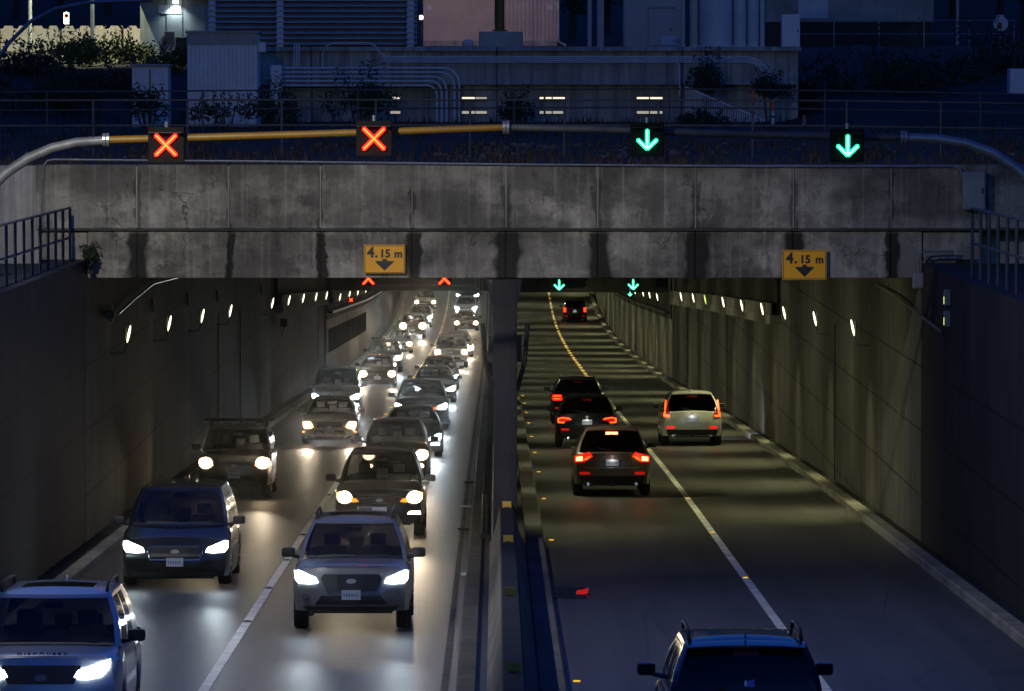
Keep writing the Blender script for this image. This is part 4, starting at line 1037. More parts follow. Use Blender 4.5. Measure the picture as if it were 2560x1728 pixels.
ground_cover('grass', 'dark weeds in front of the ventilation building', 5000, (-20, 20), (150, 188), .3, M['leaf_dark'])
LV = M['leaf_dark']; LO = M['leaf_olive']; LB = M['leaf_brown']
bush('dark bush in front of the pipe bend, left of centre', 900, 235, 183, 1.7, 1.4, LV, 700)
bush('dark bush beside the pale blue shed', 690, 262, 172, .9, 1.3, LV, 420)
bush('low dark bush between the two blue sheds', 560, 275, 168, 1.6, .7, LV, 300)
bush('dark bush at the foot of the small blue shed', 372, 262, 170, 1.0, 1.0, LV, 360)
bush('small dark bush left of the middle lit windows', 1290, 272, 184, .9, 1.0, LV, 420)
bush('brownish bush on the wall above the stair rail', 1765, 190, 187, 1.1, 1.3, LV, 480)
bush('dark bush where the pipe bundle ends on the right', 1925, 215, 186, 1.1, .9, LV, 420)
bush('dark bush at the foot of the stair rail', 1760, 300, 180, 1.2, .5, LV, 260)
bush('lamplit olive bush in front of the block wall, by the second pole', 290, 130, 219, 2.2, 1.3, LO, 800, .10)
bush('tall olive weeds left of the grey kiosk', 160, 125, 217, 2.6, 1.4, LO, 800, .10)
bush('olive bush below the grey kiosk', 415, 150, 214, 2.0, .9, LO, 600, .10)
bush('dull bush at the left edge under the curved lamp arm', 45, 160, 212, 2.2, 1.6, LB, 700, .11)
bush('brown weeds on the slope left of the small shed', 240, 200, 200, 3.0, 1.6, LB, 800, .11)
bush('dark weeds on the slope near the left edge', 90, 235, 190, 3.0, 1.4, LV, 700, .11)
bush('tuft of weeds at the left end of the overpass beam', 226, 640, 110.5, .30, .32, LV, 120, .05, 'weed_tuft', Z(-3.45))
for i, (px, py, w, h) in enumerate(((2150, 210, 4.5, 2.4), (2330, 190, 4.5, 2.6), (2500, 160, 4.0, 3.0), (2440, 260, 4.0, 1.6), (2180, 290, 3.6, 1.0))):
    bush(('wide dark bramble on the right bank under the grey wall', 'dark bramble in the middle of the right bank', 'tall dark bramble below the round white sign', 'dark bramble low on the right bank by the blue cabinet', 'low dark bramble right of the orange marker posts')[i], px, py, 200+6*i, w, h, LV, 900, .13)
def tree(label, px, Y, w, h, base):
    x = at(px, 0, Y).x; z0 = tz(x, Y); t = thing('tree', label, 'tree', (x, Y, z0), 'dark trees on the hill')
    MB().tube([(0, 0, -.2), (.1, 0, h*.35), (-.05, .1, h*.7), (0, 0, h*.92)], [.22, .17, .1, .03], 8).tube([(.1, 0, h*.35), (w*.3, .2, h*.6)], [.1, .03], 6).tube([(0, 0, h*.45), (-w*.3, -.2, h*.7)], [.09, .03], 6).build('trunk', M['bark'], t, smooth=True)
    mb = MB()
    for k in range(11):
        a = rnd.uniform(0, 6.3); rr = rnd.uniform(0, .42)*w; leaves(mb, (rr*math.cos(a), rr*math.sin(a)*.7, h*rnd.uniform(.32, .9)), (w*.26, w*.24, h*.14), 150, .2)
    mb.build('crown', LV, t, fix=False)
for i, (px, Y, w, h) in enumerate(((40, 290, 6, 8), (150, 300, 6, 7.5), (270, 292, 6, 8), (1430, 268, 3.4, 6), (1515, 274, 3.2, 6), (2240, 300, 6, 8), (2380, 290, 6.5, 8), (2500, 284, 6, 8), (2560, 272, 6, 8))):
    tree(('dark tree at the far left above the block wall', 'dark tree between the two lamp poles', 'dark tree left of the grey kiosk', 'dark tree beside the corrugated beige hall', 'dark tree left of the pale door building', 'dark tree behind the purple grey wall', 'dark tree left of the round white sign', 'dark tree behind the round white sign', 'dark tree at the far right edge')[i], px, Y, w, h, 0)

# ------------------------------------------------------------------ ventilation building and yard
def R2(x0, y0, x1, y1, Y): a = at(x0, y1, Y); b = at(x1, y0, Y); return a.x, b.x, a.z, b.z
bl = thing('ventilation_building', 'long low concrete ventilation building with pipes and lit window slits', 'building', (0, 190, 0))
def bx(mb, x0, y0, x1, y1, Y, d):
    xa, xb, za, zb = R2(x0, y0, x1, y1, Y); return mb.box((xa, Y-190, za), (xb, Y-190+d, zb))
bx(bx(MB(), 640, 128, 1040, 212, 189.3, 2.5), 1040, 128, 1995, 212, 189.35, 2.4).build('upper_wall', M['bldg'], bl)
bx(MB(), 640, 211.5, 1995, 312, 190.1, 1.2).build('lower_wall', M['bldg'], bl)
bx(MB(), 632, 117, 2003, 128.5, 189.05, 3).build('roof_slab', M['bldg'], bl, bevel=.02)
bx(MB(), 640, 306, 2000, 330, 189.2, 1.5).build('plinth', M['slab'], bl)
for g in (((1155, 1187, 1), (1189, 1217, 0)), ((1349, 1359, 1), (1364, 1379, 1), (1382, 1412, 1)), ((1592, 1622, 1), (1625, 1656, 1)), ((976, 1001, 1),)):
    for x0, x1, lit in g:
        for k, (y0, y1) in enumerate(((243, 251), (278, 284.5))):
            xa, xb, za, zb = R2(x0, y0, x1, y1, 190.06)
            f = MB().box((xa-.03, .02, za-.03), (xb+.03, .10, zb+.03)).build('window', M['dark'], bl)
            MB().box((xa, .0, za), (xb, .019, zb)).build('pane', M['window_lit' if (lit and k == 0) else 'window_lit_dim'], f)
def bundle(label, lines, r, group):
    for i, pts in enumerate(lines): pipe('pipe', label + ', ' + ORD[i] + ' from the outside', 'pipe', pts, r, M['pipe'], group)
def bend(x0, y0, xe, ye, rad, Y, n=7):
    """horizontal run to a bend and a drop (pixels)"""
    out = [q(x0, y0, Y), q(xe-rad, y0, Y)]
    for k in range(1, n+1): a = math.pi/2*k/n; out.append(q(xe-rad+rad*math.sin(a), y0+rad-rad*math.cos(a), Y))
    return out + [q(xe, ye, Y)]
bundle('pale pipe of the lower bundle turning down at centre', [bend(700, 170+i*11, 1148-i*12-(8 if i > 1 else 0), 306, 40-i*4, 188.8+.02*i) for i in range(5)], .034, 'lower pipe bundle on the building')
bundle('pale pipe of the upper bundle curving down at the right end', [bend(958, 142+i*4.5, 1934-i*4, 198-i*2, 72-i*4, 188.8+.02*i) for i in range(4)], .022, 'upper pipe bundle on the building')
bundle('thin upright pipe left of the pipe bundles', [[q(736+i*6, 109, 189.0), q(736+i*6, 168, 189.0)] for i in range(3)], .022, 'upright pipes on the building')
pipe('conduit', 'curved conduit arching over the wall above the pipe bundles', 'conduit', [q(806, 166, 189.1), q(806, 135, 189.1), q(812, 118, 189.1), q(830, 108, 188.9), q(920, 107, 188.9), q(938, 115, 188.9), q(948, 130, 188.9), q(962, 141, 188.9)], .025, M['pipe'])
pipe('conduit', 'single drop pipe at the right end of the upper bundle', 'conduit', [q(1690, 156, 188.9), q(1697, 160, 188.9), q(1699, 175, 188.9), q(1699, 240, 188.9)], .025, M['pipe'])
cabinet('narrow pale cabinet at the left end of the lower pipe bundle', 675, 163, 704, 262, 186.5, .5, M['shed_blue'])

def shed(label, x0, y0, x1, Y, depth, mat, pitch, name, cat, roof=True, ztop=None, base=None):
    xa, xb, _, zt = R2(x0, y0, x1, y0+10, Y); zt = zt if ztop is None else ztop; zb = (tz((xa+xb)/2, Y) if base is None else base)-.1
    t = thing(name, label, cat, ((xa+xb)/2, Y, zb)); W, H = xb-xa, zt-zb
    mb = MB(); n = int(W/pitch)
    mb.box((-W/2, .03, 0), (W/2, depth, H))
    for i in range(n): x = -W/2+W*(i+.5)/n; mb.prism([(x-pitch*.36, 0), (x+pitch*.36, 0), (x+pitch*.36, H-.01), (x-pitch*.36, H-.01)], -.015, .031)
    mb.build('wall', mat, t)
    if roof: MB().box((-W/2-.06, -.08, H), (W/2+.06, depth+.06, H+.09)).build('roof', M['cabinet'], t, bevel=.02)
    return t, W, H
t, W, H = shed('pale blue corrugated equipment shed left of the pipes', 468, 84, 643, 178, 2.4, M['shed_blue'], .13, 'equipment_shed', 'shed')
MB().box((-W/2-.02, -.03, H-.38), (W/2+.02, -.016, H-.02)).build('fascia', M['cabinet'], t); MB().box((W*.14, -.05, .3), (W*.36, -.02, 1.0)).build('meter_box', M['duct'], t)
MB().rbox((W/2+.14, .4, H-.45), (.28, .5, .35), .06).build('vent_hood', M['shed_blue'], t, smooth=True)
t, W, H = shed('small low blue cabinet shed left of the corrugated shed', 330, 167, 420, 176, 1.5, M['shed_blue'], .4, 'small_shed', 'shed')
MB().box((-.02, -.03, .1), (.02, -.016, H-.1)).build('door_gap', M['dark'], t)
t, W, H = shed('grey kiosk with a lit white panel over its door', 350, -70, 522, 224, 3, M['cabinet'], .9, 'kiosk', 'kiosk', base=tz(-13, 224))
xa, xb, za, zb = R2(396, 13, 452, 34, 223.9); k = t.location
MB().box((xa-k.x, -.05, za-k.z), ((xa+xb)/2-.01-k.x, -.018, zb-k.z)).box(((xa+xb)/2+.01-k.x, -.05, za-k.z), (xb-k.x, -.018, zb-k.z)).build('white_panel', M['duct'], t)
xa, xb, za, zb = R2(410, 78, 436, 110, 223.9); mb = MB()
for i in range(7): z = za+(zb-za)*i/7; mb.box((xa-k.x, -.04, z-k.z), (xb-k.x, -.017, z+.05-k.z))
mb.build('vent_louvre', M['dark'], t)
c = at(438, 5, 223.5); MB().rbox((c.x-k.x, -.25, c.z-k.z), (.22, .25, .12), .03).build('door_lamp', M['white_lamp'], t)
MB().box((-W/2-.1, -.5, c.z-k.z+.12), (W/2+2.4, .2, c.z-k.z+.24)).build('canopy', M['cabinet'], t)
spot((c.x-k.x, -.3, c.z-k.z-.1), (0.02, .42, -1), 110, (.8, 1, .95), 120, .8, .08, t, 'door_light')
p2 = at(438, 3, 223.3); 
cabinet('small dark blue locker beside the grey kiosk', 438, 92, 466, 130, 222.5, .6, M['dark'], 'locker', 'locker')
# lit wall of stacked concrete blocks
for i, (x0, x1) in enumerate(((-160, -2), (0, 150), (153, 305), (308, 352))):
    xa, xb, za, zb = R2(x0, 72, x1, 122, 232); t = thing('concrete_block', 'lit concrete barrier block behind the weeds, ' + ORD[i] + ' from the left', 'concrete block', ((xa+xb)/2, 232, za-.3), 'block wall behind the weeds'); W, H = xb-xa-.03, zb-za+.3
    MB().box((-W/2, 0, 0), (W/2, .8, H)).build('block_body', M['block'], t, bevel=.03)
    mb = MB(); n = max(1, round(W/.68))
    for j in range(n): x = -W/2+W*(j+.5)/n; mb.prism([(x-.24, H-.005), (x+.24, H-.005), (x+.15, H+.13), (x-.15, H+.13)], .2, .6)
    mb.build('block_knobs', M['block'], t)
def pole(label, px, top, base, Y, w, name='lamp_pole'):
    xa, xb, za, zb = R2(px-w/2, top, px+w/2, base, Y); t = thing(name, label, 'pole', ((xa+xb)/2, Y, tz(xa, Y))); r = (xb-xa)/2
    MB().tube([(0, 0, 0), (0, 0, 6.8)], [r*1.15, r*.9], 10).build('pole_shaft', M['galv'], t, smooth=True); MB().lathe([(r*2.2, 0), (r*2.2, .08), (r*1.2, .12)], (0, 0, 0), 'z', 10).build('pole_base', M['galv_dull'], t)
    MB().rbox((0, -.35, 6.85), (.24, .8, .12), .04).build('lamp_head', M['dark'], t); return t
p1 = pole('grey lamp pole rising at the far left in front of the block wall', 75, -10, 110, 226, 9)
p2 = pole('grey lamp pole rising from the olive bush left of the kiosk', 231, -10, 128, 224, 9)
spot((0, -.35, 6.75), (.06, .5, -.9), 5000, (1, .80, .50), 125, .8, .12, p1, 'pole_light')
spot((0, -.35, 6.75), (.1, .2, -1), 16000, (.95, 1.0, .62), 125, .8, .12, p2, 'pole_light')
pipe('curved_lamp_pole', 'long curved lamp arm sweeping across the top left corner', 'lamp arm', [q(-120, 330, 205), q(-60, 225, 205), q(0, 138, 205), q(25, 105, 205), q(75, 55, 205), q(140, 22, 205), q(225, 6, 205), q(345, 2, 205), q(380, 0, 205)], .075, M['galv'])
t = thing('notice_sign', 'small white prohibition notice on a post between the lamp poles', 'sign', q(166, 46, 228)); MB().rbox((0, 0, 0), (.24, .03, .5), .01).build('sign_panel', M['white_plastic'], t)
MB().lathe([(.085, -.019), (.085, -.016), (.06, -.016), (.06, -.019)], (0, 0, .11), 'y', 16).build('sign_ring', M['tail_off'], t); MB().tube([(0, .04, -1.6), (0, .04, .3)], .03, 6).build('sign_post', M['galv_dull'], t)
# louvre bank
xa, xb, za, zb = R2(522, -60, 1042, 117, 205); lt = thing('louvre_bank', 'large dark slatted louvre bank above the blue shed', 'louvre', ((xa+xb)/2, 205, za)); W, H = xb-xa, zb-za
MB().box((-W/2, .5, 0), (W/2, 2.5, H)).build('backing', M['black'], lt)
mb = MB(); n = 13
for i in range(n): z = H*i/n+.08; mb.add([(-W/2, 0, z), (W/2, 0, z), (W/2, .32, z+.14), (-W/2, .32, z+.14), (-W/2, 0, z+.035), (W/2, 0, z+.035), (W/2, .32, z+.175), (-W/2, .32, z+.175)], [(0, 1, 2, 3), (4, 5, 6, 7), (0, 1, 5, 4), (1, 2, 6, 5), (2, 3, 7, 6), (3, 0, 4, 7)])
mb.build('slats', M['slat'], lt)
for px in (530, 700, 1026):
    x = at(px, 0, 205).x-lt.location.x; mb = MB().box((x-.12, -.05, 0), (x+.12, .12, H))
    for i in range(n): mb.rbox((x, -.08, H*i/n+.16), (.3, .1, .10), .03)
    mb.build('mullion', M['shed_blue'], lt)
# beige corrugated hall, yellow column, footing
t, W, H = shed('beige corrugated hall lit by a warm floodlight', 1058, -70, 1393, 225, 6, M['shed_beige'], .16, 'corrugated_hall', 'hall', base=tz(0, 225))
MB().box((-W/2, -.04, 0), (W/2, .0, .32)).build('base_strip', M['bldg'], t)
for px in (1073, 1376):
    c = at(px, 20, 225); MB().rbox((c.x-t.location.x, -.03, c.z-t.location.z), (.2, .02, .2), .008).build('wall_plate', M['white_plastic'], t)
MB().tube([(W/2+.05, -.1, H), (W/2+.05, -.1, .35), (W/2+.12, -.2, .22), (W/2+.32, -.3, .15), (W/2+.34, -.3, -.15)], .06, 8).build('downpipe', M['galv'], t, smooth=True)
c = at(1053, 44, 219); k = thing('flood_lamp', 'bright small lamp glowing beside the corrugated hall', 'lamp', c); MB().rbox((0, 0, 0), (.13, .1, .16), .03).build('lamp_glass', M['warm'], k); MB().tube([(0, .06, 0), (0, .25, -.3), (0, .3, -2)], .03, 6).build('lamp_bracket', M['dark'], k)
spot((.9, -2.5, 3.2), (.14, .9, -.42), 520, (1.0, .66, .52), 120, .9, .2, k, 'flood_light')
t = thing('yellow_column', 'dull yellow steel column on a concrete footing before the hall', 'column', q(1249, 80, 205))
MB().lathe([(.30, 0), (.30, .05), (.19, .06), (.19, 2.6)], (0, 0, .02), 'z', 18).build('column_shaft', M['yellow'], t, smooth=True); xa, xb, za, zb = R2(1197, 80, 1307, 121, 205); MB().box((xa-t.location.x, -.6, za-t.location.z), (xb-t.location.x, .6, 0)).build('footing', M['block'], t, bevel=.03)
o = MB().rbox((0, 0, 0), (.42, .4, .3), .14).build('white_boulder', M['white_plastic'], None, smooth=True); o.location = q(1170, 109, 212); tag(o, 'small pale boulder at the foot of the corrugated hall', 'boulder')
# posts and door building, ducts
for i, px in enumerate((1476, 1500)):
    xa, xb, za, zb = R2(px-7, -50, px+(3 if i == 0 else 10), 113, 214); o = MB().box((xa, 214, tz(xa, 214)-.05), (xb, 214.2, zb)).build('steel_post', M['shed_beige'], None, bevel=.01); tag(o, ('pale steel post right of the dark gap by the hall', 'wider pale steel post left of the door building')[i], 'post')
t, W, H = shed('pale flat building with a closed door left of the big white ducts', 1562, -60, 1702, 215, 3, M['shed_beige'], 3.0, 'door_building', 'building', base=tz(4, 215))
xa, xb, za, zb = R2(1622, 22, 1684, 113, 214.9); k = t.location
d = MB().box((xa-k.x, -.035, za-k.z), (xb-k.x, -.018, zb-k.z)).build('door', M['shed_beige'], t, bevel=.01); MB().rbox((xb-k.x-.12, -.06, (za+zb)/2-k.z-.1), (.05, .05, .12), .015).build('handle', M['dark'], d); MB().box((xa-k.x-.06, -.07, zb-k.z), (xb-k.x+.06, -.016, zb-k.z+.08)).build('door_hood', M['cabinet'], t)
cabinet('small blue box at the foot of the door building', 1650, 90, 1690, 114, 212, .5, M['shed_blue'], 'utility_box', 'box')
for i, (x0, x1, m) in enumerate(((1702, 1713, 'shed_beige'), (1724, 1746, 'shed_beige'), (1748, 1831, 'duct'), (1833, 1866, 'duct'), (1868, 1897, 'duct'), (1899, 1912, 'duct'))):
    xa, xb, za, zb = R2(x0, -60, x1, 117, 206); r = (xb-xa)/2; t = thing('vertical_duct', ('thin cream pipe at the left of the white ducts', 'cream pipe beside the broad white duct', 'broadest white vertical duct on the platform', 'medium white duct right of the broadest duct', 'white duct second from the right of the group', 'slim white duct at the right of the group')[i], 'duct', ((xa+xb)/2, 206, za), 'white ducts on the platform')
    MB().lathe([(r, 0), (r, 2.0), (r, zb-za)], (0, 0, 0), 'z', 28).build('duct_pipe', M[m], t, smooth=True); MB().lathe([(r*1.12, -.12), (r*1.12, .05), (r, .06)], (0, 0, 0), 'z', 28).build('duct_collar', M['duct'], t)
# right side yard
xa, xb, za, zb = R2(1914, -60, 2334, 55, 262); t = thing('long_hall', 'long pale purple grey hall wall at the top right', 'hall', ((xa+xb)/2, 262, tz(14, 262)-.2)); k = t.location
MB().box((xa-k.x, 0, za-k.z), (xb-k.x, 6, zb-k.z)).build('wall', M['block'], t); MB().box((xa-k.x, .12, 0), (xb-k.x, 6, za-k.z)).build('dark_base', M['wall_dim'], t)
xa2, xb2, za2, zb2 = R2(1996, 0, 2070, 46, 261.9); MB().box((xa2-k.x, -.05, za2-k.z), (xb2-k.x, -.001, zb2-k.z)).build('roller_door', M['duct'], t)
cabinet('blue grey control box on the platform corner, upper with dark window', 1955, 36, 2000, 118, 191.5, .8, M['shed_blue'], 'control_box', 'cabinet')
t = railing('thin wire fence posts before the long hall', [(13, 240, tz(13, 240)), (17, 240, tz(17, 240)), (23, 240, tz(23, 240))], 1.2, 1.9, .02, M['galv'], (.5,))
t = thing('round_sign', 'round pale blue sign with a red mark on the right bank', 'sign', q(2502, 60, 236))
MB().lathe([(.005, 0), (.30, 0), (.33, .04), (.25, .25), (.005, .28)], (0, 0, 0), 'y', 22).build('sign_dome', M['duct'], t, smooth=True); MB().box((-.04, -.02, -.22), (.05, -.004, .05)).build('red_mark', M['tail_off'], t); MB().tube([(0, .14, -1.8), (0, .14, 0)], .04, 8).build('sign_post', M['galv_dull'], t); MB().rbox((-.02, .1, .33), (.3, .2, .14), .04).build('sign_cap', M['duct'], t)
cabinet('pale blue equipment cabinet at the right edge of the bank', 2524, 172, 2600, 236, 196, 1, M['shed_blue'])
pole('tall thin pole at the top right behind the hall', 2394, -10, 85, 250, 8, 'tall_pole')
# stair rail and marker posts
sr = thing('stair_railing', 'pale slatted stair railing sloping down below the pipe end', 'railing', (0, 0, 0)); mb = MB()
for i in range(34):
    px = 1716+i*5.8; a = q(px, 219+(px-1716)*.425, 185.5); b = q(px, 306, 185.5)
    if a[2]-b[2] > .05: mb.tube([b, a], .014, 5)
mb.build('balusters', M['shed_blue'], sr); MB().tube([q(1712, 217, 185.5), q(1914, 302, 185.5)], .03, 6).build('handrail', M['shed_blue'], sr)
def marker(label, px, y0, y1, Y, band=True):
    a = at(px, y1, Y); b = at(px, y0, Y); z0 = min(a.z, tz(a.x, Y)); t = thing('marker_post', label, 'marker post', (a.x, Y, z0), 'orange marker posts'); h = b.z-z0
    MB().lathe([(.055, 0), (.055, h*.55)], (0, 0, 0), 'z', 10).build('lower_tube', M['white_plastic'], t, smooth=True); MB().lathe([(.057, h*.55), (.057, h*.96), (.03, h)], (0, 0, 0), 'z', 10).build('orange_tube', M['orange'], t, smooth=True); MB().lathe([(.059, h*.28), (.059, h*.36)], (0, 0, 0), 'z', 10).build('dark_band', M['dark'], t)
marker('orange and white marker post by the stair rail, left of two', 1882, 222, 282, 184); marker('orange and white marker post by the stair rail, right of two', 1932, 248, 306, 182); marker('short orange marker post stub right of the stair rail', 2010, 288, 306, 182)

# street lamp that lights the overpass face, on the left bank beside the near queue
sl = thing('street_lamp', 'tall street lamp on the left bank lighting the overpass beam', 'street lamp', (-11.2, 84, Z(-3.36)))
MB().tube([(0, 0, 0), (0, 0, 8.2), (.25, 0, 8.8), (.9, 0, 9.1), (1.9, 0, 9.2)], [.11, .08, .07, .06, .05], 10).build('lamp_post', M['galv'], sl, smooth=True)
MB().rbox((2.3, 0, 9.18), (.85, .3, .14), .05).build('lamp_head', M['dark'], sl); MB().box((2.0, -.11, 9.085), (2.65, .11, 9.108)).build('lamp_glass', M['white_lamp'], sl)
spot((2.3, 0, 9.0), (.18, 1.0, -.33), STREET, (1.0, .95, .84), 58, 1.0, .2, sl, 'street_light')
spot((2.3, 0, 9.0), (.75, .1, -1), STREET2, (.94, .97, 1.0), 140, 1.0, .2, sl, 'street_light')
# ------------------------------------------------------------------ traffic
DK = (.010, .011, .014); BLK = (.006, .006, .007); GREY = (.16, .165, .17); SIL = (.34, .35, .36); WHT = (.68, .69, .70); NAVY = (.005, .0065, .010)
ON, OUT = 'oncoming cars in the queue', 'cars driving away into the tunnel'
Car('white_suv', 'white SUV with black pillars at the bottom left corner', 'car', -5.77, 69.0, col=WHT, kind='suv', group=ON, L=4.97, W=2.0, H=1.84, belt=1.20, hood=1.09, cowl=1.19, yc=1.20, yrf=2.0, wr=.39, gc=.28, lean=.14, wt=.74,
    lamp='led_slant', grille='low', mirror='trim', rails=True, plate='plate_dark', E=.3, wheel='rim_dark', sunroof=True)
lw = [o for o in bpy.data.objects if o.name.startswith('white_suv')][0]
lettering('D I S C O V E R Y', .085, M['grille'], lw, (0, -4.97/2+.30, 1.145), (math.radians(35), 0, 0), .004, 'bonnet_lettering', .003)
Car('dark_minivan', 'dark blue minivan with white headlights behind the white SUV', 'car', -5.89, 100, col=NAVY, kind='van', group=ON, lamp='led', grille='hex', chrome_bar=True, mirror='trim', E=.3)
Car('brown_suv', 'boxy dusty SUV with roof bars and yellowish headlights near the left wall', 'car', -6.42, 133.7, col=(.05, .048, .044), kind='truck', group=ON, L=4.5, W=1.80, H=1.72, wr=.37, yrr=4.15, ytr=4.42, yb=3.65, wt=.78, gc=.32, hood=1.02, belt=1.12, cowl=1.12, lamp='hal', tone='warm', blob=1.35, bars=True, grille='slim', E=1.0, mirror='trim')
Car('silver_sedan', 'silver sedan with warm halogen headlights and amber markers', 'car', -5.28, 173, col=(.20, .20, .20), kind='sedan', group=ON, W=1.78, lamp='hal', tone='warm', amber=True, grille='bar', E=1.2, chrome_bar=False, plate='plate_dark')
Car('dark_van', 'dark van with white headlights behind the silver sedan', 'car', -6.0, 204.5, col=NAVY, kind='van', group=ON, W=1.86, lamp='led', grille='slim', E=1.1, fog='slot')
Car('black_hatchback', 'black hatchback with round warm headlights, left lane mid queue', 'car', -5.56, 256, col=BLK, kind='sedan', group=ON, L=4.2, W=1.72, H=1.5, yrf=1.85, yrr=3.7, ytr=4.02, yc=1.05, yb=3.4, belt=.95, deck=.95, hood=.78, lamp='hal', tone='warm', blob=1.35, grille='slim', E=1.0, amber=False)
Car('dark_wagon', 'dark wagon with a roof rack behind the black hatchback', 'car', -5.93, 290, col=NAVY, kind='suv', group=ON, W=1.86, lamp='led', grille='hex', bars=True, E=1.0)
Car('beige_compact', 'pale compact car with one bright lamp in the left tunnel lane', 'car', -6.15, 346, col=(.36, .33, .29), kind='sedan', group=ON, L=4.3, W=1.72, lamp='hal', tone='warm', blob=1.2, grille='slim', E=1.0, amber=True)
Car('glaring_car', 'car with two large glaring headlights far down the left lane', 'car', -5.94, 390, col=(.12, .11, .10), kind='truck', group=ON, W=1.80, H=1.7, lamp='hal', tone='warm', blob=2.1, grille='slim', E=2.0)
Car('grey_suv', 'grey SUV half hidden behind the glaring headlights', 'car', -5.84, 422, col=GREY, kind='suv', group=ON, lamp='led', grille='wide', fog='both', E=1.0, spots=1)
Car('far_hatchback', 'small pale car at the far end of the left lane under the portal', 'car', -5.97, 461, col=(.30, .27, .25), kind='sedan', group=ON, W=1.84, H=1.55, lamp='hal', tone='warm', blob=1.2, grille='slim', E=1.0, spots=1)

Car('grey_wagon', 'silver grey SUV with sunroof and roof rails leading the median lane', 'car', -2.36, 88.8, col=(.17, .17, .175), kind='suv', group=ON, L=5.0, W=1.93, H=1.76, hood=1.03, belt=1.12, cowl=1.14, yc=1.12, wr=.38, gc=.34, lamp='led', grille='wide', chrome_bar=False, rails=True, sunroof=True, mirror='trim', fog='off', E=.3)
Car('black_suv', 'black SUV with warm headlights and fog lamps behind the silver grey SUV', 'car', -2.49, 116.4, col=BLK, kind='suv', group=ON, W=1.92, H=1.78, belt=1.12, hood=1.0, cowl=1.13, lamp='hal', tone='warm', blob=1.25, grille='box', fog='slot', E=1.2, indicator='amber', mirror='trim')
Car('dark_crossover', 'dark crossover with round warm headlights and lit rear window', 'car', -2.60, 140.6, col=(.05, .047, .042), kind='suv', group=ON, L=4.4, W=1.76, H=1.66, yrr=4.05, ytr=4.32, yb=3.5, lamp='hal', tone='warm', blob=1.3, grille='slim', fog='both', E=1.2)
Car('green_sedan', 'dark green sedan with white headlights partly hidden by the crossover', 'car', -2.49, 161, col=(.05, .065, .065), kind='sedan', group=ON, lamp='led', grille='hex', fog='slot', E=1.0, mirror=SIL)
Car('black_crossover', 'black crossover with white headlights and red inner lamp strips', 'car', -2.58, 187.5, col=BLK, kind='suv', group=ON, L=4.5, W=1.86, lamp='led', grille='slim', indicator='red', yrr=4.15, ytr=4.42, yb=3.55, E=1.0)
Car('navy_sedan', 'navy sedan showing one white headlight behind the black crossover', 'car', -2.55, 225, col=NAVY, kind='sedan', group=ON, H=1.5, W=1.82, lamp='led', grille='bar', E=1.0)
Car('navy_hatchback', 'navy hatchback with dark mirrors in the middle of the median lane', 'car', -2.62, 250, col=NAVY, kind='sedan', group=ON, L=4.3, W=1.82, H=1.52, yrf=1.85, yrr=3.75, ytr=4.1, yb=3.4, deck=.95, lamp='led', grille='slim', E=1.0)
Car('old_pickup', 'boxy pale pickup with a broad barred grille in the median lane', 'car', -2.5, 303, col=(.30, .29, .26), kind='truck', group=ON, lamp='rect', tone='warm', blob=1.3, grille='box', amber=True, E=1.2)
Car('grey_sedan', 'grey sedan with one glaring headlight behind the boxy pickup', 'car', -2.3, 334, col=(.2, .2, .19), kind='sedan', group=ON, W=1.8, H=1.55, lamp='hal', tone='warm', blob=1.9, grille='slim', E=1.6)
Car('dark_hatchback', 'dark hatchback with orange headlights far down the median lane', 'car', -2.25, 413, col=BLK, kind='sedan', group=ON, W=1.84, lamp='hal', tone='warm', blob=1.3, grille='slim', indicator='amber', E=1.0, spots=1)
Car('white_crossover', 'white crossover with bluish headlights far in the tunnel', 'car', -2.47, 445, col=WHT, kind='suv', group=ON, lamp='led', grille='slim', fog='both', E=1.0, spots=1)
Car('far_van', 'dark van at the very end of the median lane under the portal', 'car', -2.45, 470, col=NAVY, kind='van', group=ON, lamp='led', grille='slim', rails=True, E=1.0, spots=1)

blue = Car('blue_suv', 'dark blue SUV at the bottom right with a roof spoiler', 'car', 2.92, 62.8, True, 'suv', (.012, .03, .075), OUT, W=1.94, H=1.74, L=4.7, dark_glass=True, rear='bars', wt=.73, E=.5, rails=True)
blue.sticker()
Car('grey_crossover', 'dark grey crossover with glowing brake lights in the departing lane', 'car', 2.87, 133.7, True, 'suv', (.15, .105, .10), OUT, W=1.92, H=1.69, yrr=3.9, ytr=4.55, wt=.67, rear='boomerang', brake=True, chrome_bar=True, dark_glass=True, E=1.0)
Car('black_coupe_suv', 'black crossover with C shaped tail lights ahead of the grey crossover', 'car', 2.82, 167.7, True, 'suv', BLK, OUT, W=1.92, H=1.62, belt=1.05, rear='cshape', yrr=3.75, ytr=4.5, wt=.66, dark_glass=True, E=1.0)
Car('black_estate', 'black SUV with double bar tail lights ahead of the C shaped ones', 'car', 2.90, 192.5, True, 'suv', BLK, OUT, W=1.89, H=1.65, rear='bars', rails=True, dark_glass=True, E=1.0)
wr5 = Car('white_rear_suv', 'white SUV with L shaped tail lights alone in the outer departing lane', 'car', 6.15, 169.8, True, 'suv', (.62, .62, .58), OUT, W=1.90, H=1.69, yrr=4.1, ytr=4.58, wt=.67, rear='lpillar', dark_glass=True, E=3.0)
spot((-.7, -2.5, .75), (-.42, -1, -.10), 420, (.80, .92, 1.0), 46, .5, .05, wr5.root, 'headlight_beam')
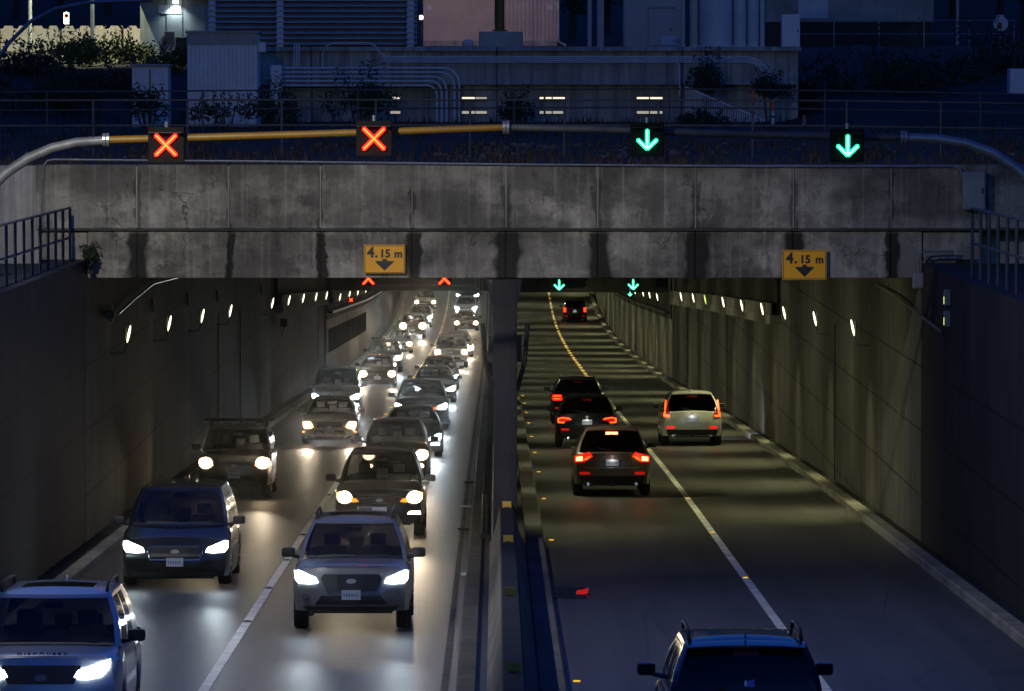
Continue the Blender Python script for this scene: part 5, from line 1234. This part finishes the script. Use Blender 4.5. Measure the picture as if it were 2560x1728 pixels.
Car('far_dark_suv', 'small dark SUV with vertical tail lights far inside the right tunnel', 'car', 6.28, 432, True, 'van', BLK, OUT, L=4.8, W=1.95, H=1.78, ytr=4.72, yrr=4.5, yb=3.8, rear='vertical', dark_glass=True, E=1.0)

# ------------------------------------------------------------------ sky, camera
w = bpy.data.worlds.new('World'); SC.world = w; w.use_nodes = True; nt = w.node_tree; bg = nt.nodes['Background']
sky = nt.nodes.new('ShaderNodeTexSky'); sky.sky_type = 'NISHITA'; sky.sun_disc = False; sky.sun_elevation = math.radians(1.0); sky.sun_rotation = math.radians(160)
mx = nt.nodes.new('ShaderNodeMix'); mx.data_type = 'RGBA'; mx.blend_type = 'MULTIPLY'; mx.inputs[0].default_value = 1
nt.links.new(sky.outputs[0], mx.inputs[6]); mx.inputs[7].default_value = (.045, .20, 1.12, 1); nt.links.new(mx.outputs[2], bg.inputs['Color'])
bg.inputs['Strength'].default_value = SKY
cam = bpy.data.cameras.new('camera'); co = bpy.data.objects.new('camera', cam); C.objects.link(co)
cam.sensor_width = 36; cam.lens = FPX/2560*36; cam.clip_start = 1; cam.clip_end = 2500
m = Matrix((_r, _u, -_f)).transposed().to_4x4(); m.translation = CAM; co.matrix_world = m
SC.camera = co
hz = N('haze_air'); hz.t.nodes.remove(hz.b); pv = hz.n('ShaderNodeVolumePrincipled'); pv.inputs['Density'].default_value = HAZE; pv.inputs['Color'].default_value = (.9, .92, .95, 1); pv.inputs['Anisotropy'].default_value = .996
hz.l(pv.outputs[0], [n for n in hz.t.nodes if n.type == 'OUTPUT_MATERIAL'][0].inputs['Volume'])
if HAZE: tag(MB().box((-74, -46, -11), (74, 606, 27)).build('haze', hz.m, None), kind='stuff')
SC.view_settings.view_transform = 'Standard'; SC.view_settings.look = 'None'; SC.view_settings.exposure = 0; SC.view_settings.gamma = 1
cy = SC.cycles; cy.use_denoising = True; cy.max_bounces = 5; cy.diffuse_bounces = 3; cy.glossy_bounces = 3; cy.transparent_max_bounces = 12; cy.sample_clamp_indirect = 3; cy.caustics_reflective = False; cy.caustics_refractive = False
try: cy.use_light_tree = True; cy.denoiser = 'OPENIMAGEDENOISE'
except Exception: pass
